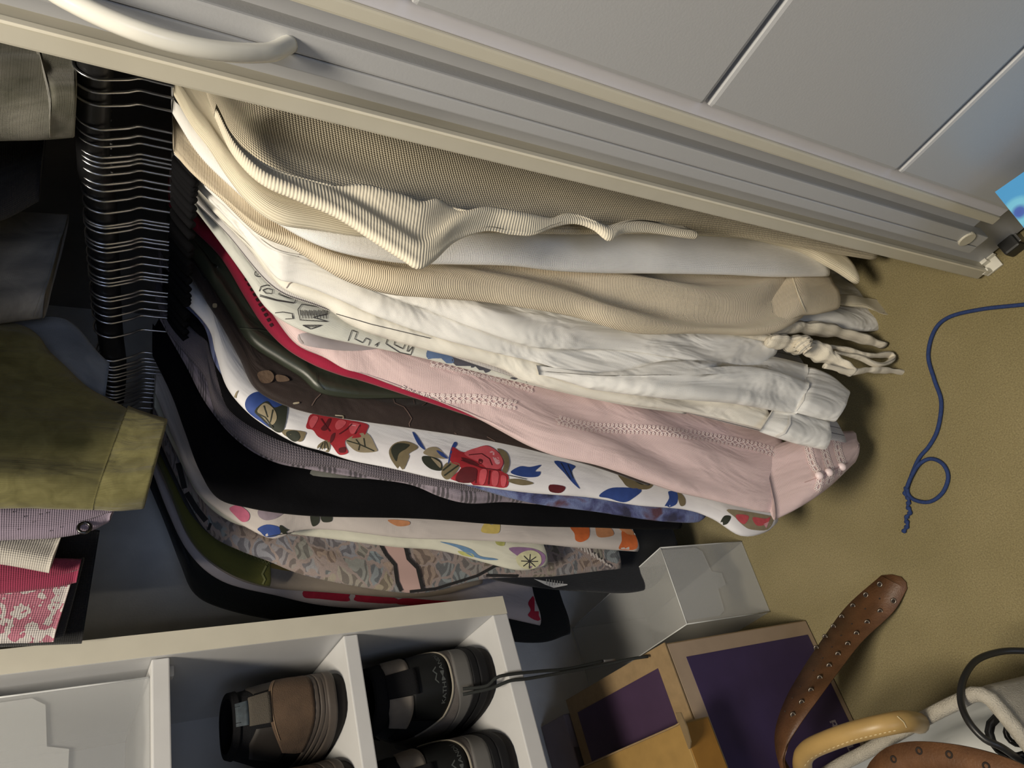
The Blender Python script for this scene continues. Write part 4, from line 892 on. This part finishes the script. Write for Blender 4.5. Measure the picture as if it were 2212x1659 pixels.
lace3([at_x(1000, 1500, -.86), at_x(1060, 1487, -.845), at_x(1100, 1471, -.836), at_x(1140, 1466, -.834), at_x(1220, 1452, -.836), at_x(1300, 1437, -.84), at_x(1360, 1424, -.83), at_x(1400, 1418, -.82)])
# ---------------------------------------------------------------- clear plastic shoe boxes
def clear_mat():
    m, nt, b = new_mat('frosted_plastic'); L = nt.links.new
    b.inputs['Base Color'].default_value = (.74, .75, .74, 1); b.inputs['Roughness'].default_value = .28; b.inputs['Alpha'].default_value = .22
    tc = N(nt, 'ShaderNodeTexCoord'); w_ = N(nt, 'ShaderNodeTexWave', bands_direction='DIAGONAL', _Scale=160.0); L(tc.outputs['Object'], w_.inputs['Vector'])
    bp = N(nt, 'ShaderNodeBump', _Strength=.08, _Distance=.001); L(w_.outputs['Fac'], bp.inputs['Height']); L(bp.outputs[0], b.inputs['Normal']); return m
CLEAR = clear_mat(); CL_EDGE = plain('plastic_fold', (.62, .63, .62), .3)
def clear_box(name, label, corners, zb_, zt_, group=None, tab=True):
    """corners: four (x,y) going round; thin sheet walls, folded end flaps"""
    cx = sum(c[0] for c in corners)/4; cy = sum(c[1] for c in corners)/4
    r = thing(name, label, 'box', (cx, cy, zb_), group); t = .0012
    P = [Vector((c[0], c[1], 0)) for c in corners]
    def sheet(nm, a, b_, z0, z1, nrm, par=r, shrink=0):
        d = (b_-a).normalized(); a2 = a+d*shrink; b2 = b_-d*shrink; V = []
        for q in (a2, b2):
            for z in (z0, z1):
                for s in (0, -t): V.append(q+nrm*s+Vector((0, 0, z)))
        return mesh_obj(nm, V, [(0, 4, 6, 2), (1, 3, 7, 5), (0, 2, 3, 1), (4, 5, 7, 6), (2, 6, 7, 3), (0, 1, 5, 4)], CLEAR, par)
    for i in range(4):
        a, b_ = P[i], P[(i+1) % 4]; d = (b_-a).normalized(); nrm = Vector((d.y, -d.x, 0))
        if nrm.dot((a+b_)/2-Vector((cx, cy, 0))) < 0: nrm = -nrm
        sheet('side', a, b_, zb_, zt_, nrm)
    for nm, z in (('base', zb_+t), ('lid', zt_+.0005)):
        mesh_obj(nm, [p+Vector((0, 0, z)) for p in P]+[p+Vector((0, 0, z-t)) for p in P], [(0, 1, 2, 3), (7, 6, 5, 4), (0, 4, 5, 1), (1, 5, 6, 2), (2, 6, 7, 3), (3, 7, 4, 0)], CLEAR, r)
    for i in range(4):
        tube('fold_edge', [P[i]+Vector((0, 0, zt_)), P[(i+1) % 4]+Vector((0, 0, zt_))], .0009, CL_EDGE, r, 6, res=4)
    tube('fold_edge', [P[0]+Vector((0, 0, zb_+.001)), P[0]+Vector((0, 0, zt_))], .0009, CL_EDGE, r, 6, res=4)
    tube('fold_edge', [P[1]+Vector((0, 0, zb_+.001)), P[1]+Vector((0, 0, zt_))], .0009, CL_EDGE, r, 6, res=4)
    # tuck flap on the front end
    a, b_ = P[0], P[1]; d = (b_-a).normalized(); nrm = Vector((d.y, -d.x, 0))
    if nrm.dot((a+b_)/2-Vector((cx, cy, 0))) < 0: nrm = -nrm
    w_ = (b_-a).length; hgt = zt_-zb_
    prof = [(.04, 1), (.96, 1), (.96, .62), (.90, .55), (.62, .53), (.58, .42), (.42, .42), (.38, .53), (.10, .55), (.04, .62)]
    V = [a+d*(w_*u)+nrm*.0018+Vector((0, 0, zb_+hgt*v)) for u, v in prof]; V += [v+nrm*.0008 for v in V]; n = len(prof)
    mesh_obj('tuck_flap', V, [tuple(range(n))[::-1], tuple(range(n, 2*n))]+[(i, (i+1) % n, n+(i+1) % n, n+i) for i in range(n)], CLEAR, r)
    return r
zc = sh[1]+.0015
fx = -.860
ya, yb_ = .250, .115
ptop = sh[2]-.022
clear_box('clear_shoe_box', 'frosted clear plastic shoe box inside the top cubby of the shelf', [(fx, ya), (fx, yb_), (fx-.26, yb_), (fx-.26, ya)], zc, ptop-.02, 'clear shoe boxes')
# ================================================================ things on the floor
b0 = clear_box('clear_shoe_box', 'clear plastic shoe box standing on the carpet below the clothes', [(-.845, .218), (-.838, .338), (-1.128, .315), (-1.130, .207)], .002, .186, 'clear shoe boxes')
kraft = plain('kraft_cardboard', (.25, .17, .085), .85, noise=.1, nscale=90); kraft_l = plain('pale_kraft', (.36, .27, .19), .85, noise=.06)
purp = plain('purple_print', (.042, .026, .085), .6, noise=.08); purp_d = plain('plum_print', (.045, .022, .056), .6, noise=.08)
bx0, bx1, by0, by1, bh = -1.052, -.788, -.045, .183, .293
pb_ = thing('purple_shoe_box', 'kraft and purple cardboard shoe box under the studded belt', 'box', ((bx0+bx1)/2, (by0+by1)/2, 0))
box('carton', (bx0, by0, .001), (bx1, by1, bh-.002), kraft, pb_, .0025)
box('lid', (bx0-.001, by0-.001, bh-.002), (bx1+.001, by1+.001, bh+.001), kraft, pb_, .001)
box('edge_face', (bx1-.0003, by0+.002, .003), (bx1+.0005, by1-.002, bh-.004), kraft_l, pb_, .0002)
box('printed_panel', (bx1+.0003, by0+.012, .013), (bx1+.0010, by1-.022, bh-.028), purp, pb_, .0002)
box('printed_panel', (bx0+.022, by0+.02, bh+.0006), (bx1-.028, by1-.024, bh+.0017), purp_d, pb_, .0002)
strokes('torn_seam', kids(pb_, 'lid')[0], [[(1441,1392),(1460,1430),(1475,1470),(1490,1515),(1505,1555)]], 2.2, plain('torn_dark', (.05, .035, .02), .9), pb_, .0012)
lt = plain('pale_lettering', (.30, .26, .30), .7)
o_ = at_x(1807, 1562, bx1+.0014)
text_on('lettering', 'ti', (o_, Vector((0, 1, 0)), Vector((0, 0, 1))), 0, 0, .019, lt, pb_, bold=.03)
o_ = at_x(1846, 1618, bx1+.0014)
text_on('lettering', 'ET', (o_, Vector((0, 1, 0)), Vector((0, 0, 1))), 0, 0, .019, lt, pb_, bold=.03)
# amber carton lying on the purple box
amber = plain('amber_card', (.28, .17, .05), .6, noise=.08, nscale=60); amber2 = plain('orange_card', (.29, .14, .025), .55, noise=.08, nscale=60)
P1, P2, P3 = at_z(1467, 1562, .345), at_z(1290, 1645, .345), at_z(1512, 1640, .345)
ax1 = P1.x; ay1 = P1.y
ab_ = thing('amber_carton', 'open amber cardboard carton lying on the purple shoe box', 'box', (ax1-.1, ay1-.08, bh+.002))
box('carton', (ax1-.235, ay1-.135, bh+.0025), (ax1, ay1, .343), amber, ab_, .002)
box('end_face', (ax1-.0003, ay1-.133, bh+.005), (ax1+.0006, ay1-.002, .341), amber2, ab_, .0003)
fl = [(0, 0), (.034, .004), (.040, .022), (.030, .040), (.010, .046), (0, .046)]
fv = [Vector((ax1+u*.6, ay1+.012-v*.9, .345+.012*u/.04)) for u, v in fl]; fv += [v-Vector((0, 0, .0018)) for v in fv]; n = len(fl)
mesh_obj('flap', fv, [tuple(range(n)), tuple(range(n, 2*n))[::-1]]+[(i, n+i, n+(i+1) % n, (i+1) % n) for i in range(n)], plain('brown_card', (.22, .155, .08), .85), ab_)
tube('open_edge', [Vector((ax1, ay1, .344)), Vector((ax1-.02, ay1-.001, .3455)), Vector((ax1-.235, ay1, .344))], .0012, kraft, ab_, 6)
# lilac-grey box behind, by the wall
gbx = thing('grey_shoe_box', 'lilac-grey cardboard box with thumb cut-out beside the wall', 'box', (-1.10, .05, 0))
gz_ = .30; g1 = at_z(1222, 1540, gz_)
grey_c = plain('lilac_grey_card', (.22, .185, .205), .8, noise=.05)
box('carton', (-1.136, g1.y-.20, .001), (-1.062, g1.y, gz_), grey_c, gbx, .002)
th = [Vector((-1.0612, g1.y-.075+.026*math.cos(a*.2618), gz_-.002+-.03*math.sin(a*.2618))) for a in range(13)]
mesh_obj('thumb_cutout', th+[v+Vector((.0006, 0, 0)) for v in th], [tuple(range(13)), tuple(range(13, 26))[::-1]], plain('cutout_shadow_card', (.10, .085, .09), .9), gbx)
# studded belt: rises from the carpet over the box front
bel = plain('tan_leather', (.115, .053, .023), .5, noise=.25, nscale=45, bump=.25, bscale=400)
E1 = [(1903,1243),(1830,1308),(1780,1375),(1730,1450),(1692,1520),(1673,1590),(1685,1659),(1720,1720)]
E2 = [(1958,1272),(1928,1322),(1862,1385),(1812,1448),(1770,1505),(1722,1572),(1692,1628),(1705,1665)]
Z_ = [.004, .022, .075, .135, .19, .225, .235, .22]
brt = thing('studded_belt', 'tan leather belt with metal eyelets curling over the purple box', 'belt', at_z(1930, 1270, 0))
nB = 60
c1 = catmull([(*p, z*1000) for p, z in zip(E1, Z_)], nB); c2 = catmull([(*p, z*1000) for p, z in zip(E2, Z_)], nB)
V = []; TH = .0028
for a, b2 in zip(c1, c2):
    A = at_z(a.x, a.y, a.z/1000+.002); B = at_z(b2.x, b2.y, b2.z/1000)
    V += [A, A.lerp(B, .5)+Vector((0, 0, .0008)), B]
V2 = [v-Vector((0, 0, TH)) for v in V]; k0 = len(V); F = []
for i in range(nB-1):
    for j in range(2): F.append((i*3+j, i*3+j+1, i*3+j+4, i*3+j+3)); F.append((k0+i*3+j, k0+i*3+j+3, k0+i*3+j+4, k0+i*3+j+1))
    F.append((i*3, i*3+3, k0+i*3+3, k0+i*3)); F.append((i*3+2, k0+i*3+2, k0+i*3+5, i*3+5))
# rounded tip
tip = [at_z(x, y, .004) for x, y in ((1903,1243),(1925,1241),(1945,1246),(1956,1258),(1958,1272))]
i0 = len(V)+len(V2); V3 = tip+[t_-Vector((0, 0, TH)) for t_ in tip]
F.append(tuple(range(i0, i0+5))); F.append(tuple(range(i0+5, i0+10))[::-1])
for i in range(4): F.append((i0+i, i0+5+i, i0+6+i, i0+i+1))
strap = mesh_obj('strap', V+V2+V3, F, bel, brt, True)
eye_m = plain('eyelet_metal', (.22, .19, .16), .35, metal=.9); hole_m = plain('belt_hole', (.02, .012, .008), .9)
def ring(name, c, ax, r, w_, mat, parent):
    bm = bmesh.new(); q = Vector((0, 0, 1)).rotation_difference(ax).to_matrix(); n_ = 14
    vs = []
    for i in range(n_):
        for j in range(5):
            a, b2 = 2*PI*i/n_, 2*PI*j/5; rr = r+w_*math.cos(b2); vs.append(bm.verts.new(c+q@Vector((rr*math.cos(a), rr*math.sin(a), w_*.6*math.sin(b2)))))
    for i in range(n_):
        for j in range(5): bm.faces.new([vs[k] for k in (i*5+j, ((i+1) % n_)*5+j, ((i+1) % n_)*5+(j+1) % 5, i*5+(j+1) % 5)])
    return bm_obj(name, bm, mat, parent, True)
def on_strap(x, y): return hit(strap, x, y, .0006)
for x, y in ((1900,1262),(1870,1285),(1842,1309),(1818,1333),(1800,1354),(1782,1376),(1763,1400),(1745,1423),(1727,1449),(1710,1475),(1696,1505),(1684,1535),
             (1930,1298),(1901,1321),(1873,1345),(1850,1369),(1831,1392),(1810,1414),(1791,1439),(1771,1465),(1752,1492),(1732,1518),(1713,1545)):
    p = on_strap(x, y)
    if p: ring('eyelet', p, Vector((.25, .1, 1)).normalized(), .0030, .0011, eye_m, brt); disc('hole', p, (.25, .1, 1), .0021, .0008, hole_m, brt, 10, 0)
for x, y in ((1900,1293),(1869,1315),(1840,1348),(1817,1373),(1797,1398),(1777,1422),(1757,1449),(1729,1484),(1712,1508),(1696,1537)):
    p = on_strap(x, y)
    if p: disc('prong_hole', p, (.25, .1, 1), .0012, .0006, hole_m, brt, 8, 0)
# second end of the belt, lying in the bag
e1 = [(2260,1680),(2180,1640),(2080,1612),(1980,1602),(1920,1612),(1880,1645),(1860,1690)]; e2 = [(2260,1760),(2160,1710),(2060,1680),(1980,1672),(1940,1685),(1915,1705),(1900,1730)]
c1 = catmull([(*p, 0) for p in e1], 30); c2 = catmull([(*p, 0) for p in e2], 30); V = []; F = []
for a, b2 in zip(c1, c2): V += [at_z(a.x, a.y, .232), at_z(b2.x, b2.y, .238)]
V += [v-Vector((0, 0, TH)) for v in V]
for i in range(29): F += [(2*i, 2*i+1, 2*i+3, 2*i+2), (60+2*i, 60+2*i+2, 60+2*i+3, 60+2*i+1), (2*i, 2*i+2, 62+2*i, 60+2*i), (2*i+1, 61+2*i, 63+2*i, 2*i+3)]
s2 = mesh_obj('strap', V, F, bel, brt, True)
for x, y in ((1985,1622),(2050,1630),(2130,1655),(1930,1640)):
    p = hit(s2, x, y, .0006)
    if p: ring('eyelet', p, Vector((.1, .1, 1)).normalized(), .0028, .001, hole_m, brt)
# ---------------------------------------------------------------- grey woven bag
rim_m = plain('grey_woven_rim', (.40, .37, .31), .9, noise=.12, nscale=80, bump=.9, bscale=700); lin_m = plain('silver_lining', (.52, .53, .52), .35, noise=.04)
RZ = .205
rimpx = [(1700,1720),(1800,1655),(1870,1618),(1950,1572),(2030,1528),(2085,1502),(2112,1490),(2140,1500),(2175,1540),(2215,1590),(2260,1650),(2300,1720)]
R3 = [at_z(x, y, RZ-.012*abs(i-6)/6) for i, (x, y) in enumerate(rimpx)]
far = [Vector((R3[-1].x-.02, R3[-1].y-.10, RZ-.01)), Vector((R3[-1].x-.10, R3[-1].y-.15, RZ-.01)), Vector((R3[0].x+.02, R3[0].y-.15, RZ-.01))]
bag = thing('woven_tote_bag', 'grey woven tote bag with silver lining at the corner of the picture', 'bag', (-.60, -.10, 0))
loop = catmull(R3+far+[R3[0]], 72)[:-1]; cen = sum(loop, Vector())/len(loop); V = []; F = []; n = len(loop)
for (k_, dz) in ((1.0, 0), (1.015, -.02), (1.0, -.10), (.95, None)):
    for p in loop: V.append(Vector((cen.x+(p.x-cen.x)*k_, cen.y+(p.y-cen.y)*k_, .001 if dz is None else p.z+dz)))
for j in range(3):
    for i in range(n): F.append((j*n+i, j*n+(i+1) % n, (j+1)*n+(i+1) % n, (j+1)*n+i))
F.append(tuple(range(3*n, 4*n))); mesh_obj('body', V, F, rim_m, bag, True)
V = []; F = []
for (k_, dz) in ((.955, .001), (.93, -.02), (.90, -.07), (.86, None)):
    for p in loop: V.append(Vector((cen.x+(p.x-cen.x)*k_, cen.y+(p.y-cen.y)*k_, .02 if dz is None else p.z+dz)))
for j in range(3):
    for i in range(n): F.append((j*n+i, (j+1)*n+i, (j+1)*n+(i+1) % n, j*n+(i+1) % n))
F.append(tuple(range(3*n, 4*n))[::-1]); mesh_obj('lining', V, F, lin_m, bag, True)
tube('rim', [p+(cen-p)*.022 for p in loop]+[loop[0]+(cen-loop[0])*.022], .0075, rim_m, bag, 10, res=120)
hpx = [(1742,1700,.22),(1733,1650,.262),(1745,1622,.278),(1790,1600,.285),(1850,1580,.283),(1910,1566,.272),(1955,1558,.250),(1985,1562,.215)]
tan = plain('tan_handle_leather', (.36, .235, .085), .42, noise=.1)
hob = tube('handle', [at_z(x, y, z) for x, y, z in hpx], .0105, tan, bag, 14, res=50); hob['label'] = 'rounded tan leather handle with pale stitching'; hl = hob
stx = [(1738,1655),(1750,1640),(1775,1626),(1800,1615),(1840,1600),(1880,1590),(1920,1581),(1945,1576)]
Dn = catmull(stx, 44); strokes('stitching', hob, [[Dn[i], Dn[i+1]] for i in range(0, 42, 2)], 1.8, plain('cream_stitch', (.62, .50, .28), .8), hl, .0008, 3)
strokes('end_band', hob, [[(1938,1547),(1952,1560),(1958,1572)]], 2.2, plain('cream_stitch', (.62, .50, .28), .8), hl, .0012, 3)
# black cable loop and what it leads to
cpx = [(2260,1412,.10),(2212,1406,.12),(2160,1408,.14),(2110,1426,.17),(2082,1465,.20),(2075,1510,.22),(2090,1555,.235),(2125,1595,.235),(2165,1615,.225),(2215,1650,.20)]
tag(tube('black_cable', [at_z(x, y, z) for x, y, z in cpx], .0034, plain('black_pvc', (.012, .012, .012), .4), None, 10, res=70), 'thick black cable looping out of the grey bag', 'cable')
bk = at_z(2185, 1590, .19)
bkr = thing('black_buckle', 'shiny black buckle lying inside the grey bag', 'buckle', bk)
gl = plain('glossy_black', (.01, .01, .01), .12)
ring('frame', bk, Vector((.6, .1, .8)).normalized(), .018, .0045, gl, bkr); ring('inner_ring', bk+Vector((.004, 0, -.004)), Vector((.6, .1, .8)).normalized(), .009, .003, gl, bkr)
# ---------------------------------------------------------------- blue cord, guide clip, door stop, blue box
cord = plain('blue_cord', (.018, .042, .15), .75, noise=.2, nscale=300, bump=.6, bscale=1200)
main = [(2260,652),(2212,658),(2120,668),(2050,685),(2018,715),(2005,768),(2018,820),(2033,868),(2026,925),(2008,962),(1985,990),(1967,1032),(1960,1062),(1975,1080),(2008,1084),(2036,1064),(2048,1030),(2036,1002),(2010,991),(1985,1003),(1968,1030),(1958,1055)]
cr = thing('blue_string', 'dark blue cord lying on the carpet in a small loop with frayed tail', 'cord', at_z(2005, 1040, 0))
tube('cord', [at_z(x, y, .004+(.0035 if i > 18 else 0)) for i, (x, y) in enumerate(main)], .0026, cord, cr, 8, res=160)
tl = [(1958,1052),(1955,1066),(1963,1080),(1961,1094),(1966,1106),(1957,1120),(1960,1134),(1951,1150)]
tube('frayed_tail', [at_z(x, y, .004) for x, y in tl], .0027, cord, cr, 8, res=60, taper=lambda t: 1+.3*math.sin(t*60))
gc = at_z(2140, 571, .006); wp = plain('white_plastic', (.72, .70, .62), .4)
gd = thing('floor_guide_clip', 'small white plastic door guide clip on the carpet', 'clip', gc)
box('plate', (gc.x-.012, gc.y-.009, .001), (gc.x+.010, gc.y+.009, .005), wp, gd, .0008)
box('jaw', (gc.x-.012, gc.y-.009, .005), (gc.x-.003, gc.y-.004, .017), wp, gd, .001); box('jaw', (gc.x-.011, gc.y+.003, .005), (gc.x+.002, gc.y+.008, .015), wp, gd, .001); box('prong', (gc.x+.002, gc.y+.006, .005), (gc.x+.012, gc.y+.008, .012), wp, gd, .0006)
ds = at_z(2166, 505, 0); st_m = plain('black_stop_rubber', (.02, .02, .02), .5); st = thing('door_stop', 'small black rubber door stop on the carpet under the doors', 'door stop', ds)
box('block', (ds.x-.008, ds.y-.035, .001), (ds.x+.012, ds.y+.03, .022), st_m, st, .003); box('metal_strip', (ds.x+.012, ds.y-.03, .001), (ds.x+.015, ds.y+.03, .018), plain('dull_steel', (.2, .2, .2), .4, metal=1), st, .0006)
def card_mat():
    m, nt, b = new_mat('blue_circle_print'); L = nt.links.new; tc = N(nt, 'ShaderNodeTexCoord')
    c_ = at_z(2203, 458, .284)
    mp = N(nt, 'ShaderNodeVectorMath', operation='DISTANCE'); L(tc.outputs['Object'], mp.inputs[0]); mp.inputs[1].default_value = c_
    L(ramp(nt, mp.outputs['Value'], [(.0, (.05, .09, .40)), (.0045, (.05, .12, .45)), (.0075, (.16, .50, .72)), (.0128, (.15, .48, .70)), (.0135, (.06, .30, .62))]), b.inputs['Base Color']); b.inputs['Roughness'].default_value = .5; return m
bc = at_z(2150, 415, .284); bb = thing('blue_gift_box', 'bright blue box with a ringed dot in front of the panelled door', 'box', (bc.x+.08, bc.y-.06, 0))
q1 = at_z(2215, 370, .284); q2 = at_z(2180, 452, .284)
u1 = (q1-bc).normalized(); u2 = (q2-bc).normalized()
cs = [bc, bc+u1*.18, bc+u1*.18+u2*.12, bc+u2*.12]
V = [c_.copy() for c_ in cs]+[Vector((c_.x, c_.y, .001)) for c_ in cs]
mesh_obj('carton', V, [(7, 6, 5, 4), (0, 4, 5, 1), (1, 5, 6, 2), (2, 6, 7, 3), (3, 7, 4, 0), (0, 1, 2, 3)], plain('blue_card', (.06, .30, .62), .5), bb)
mesh_obj('printed_top', [c_+Vector((0, 0, .0008)) for c_ in cs], [(0, 1, 2, 3)], card_mat(), bb)
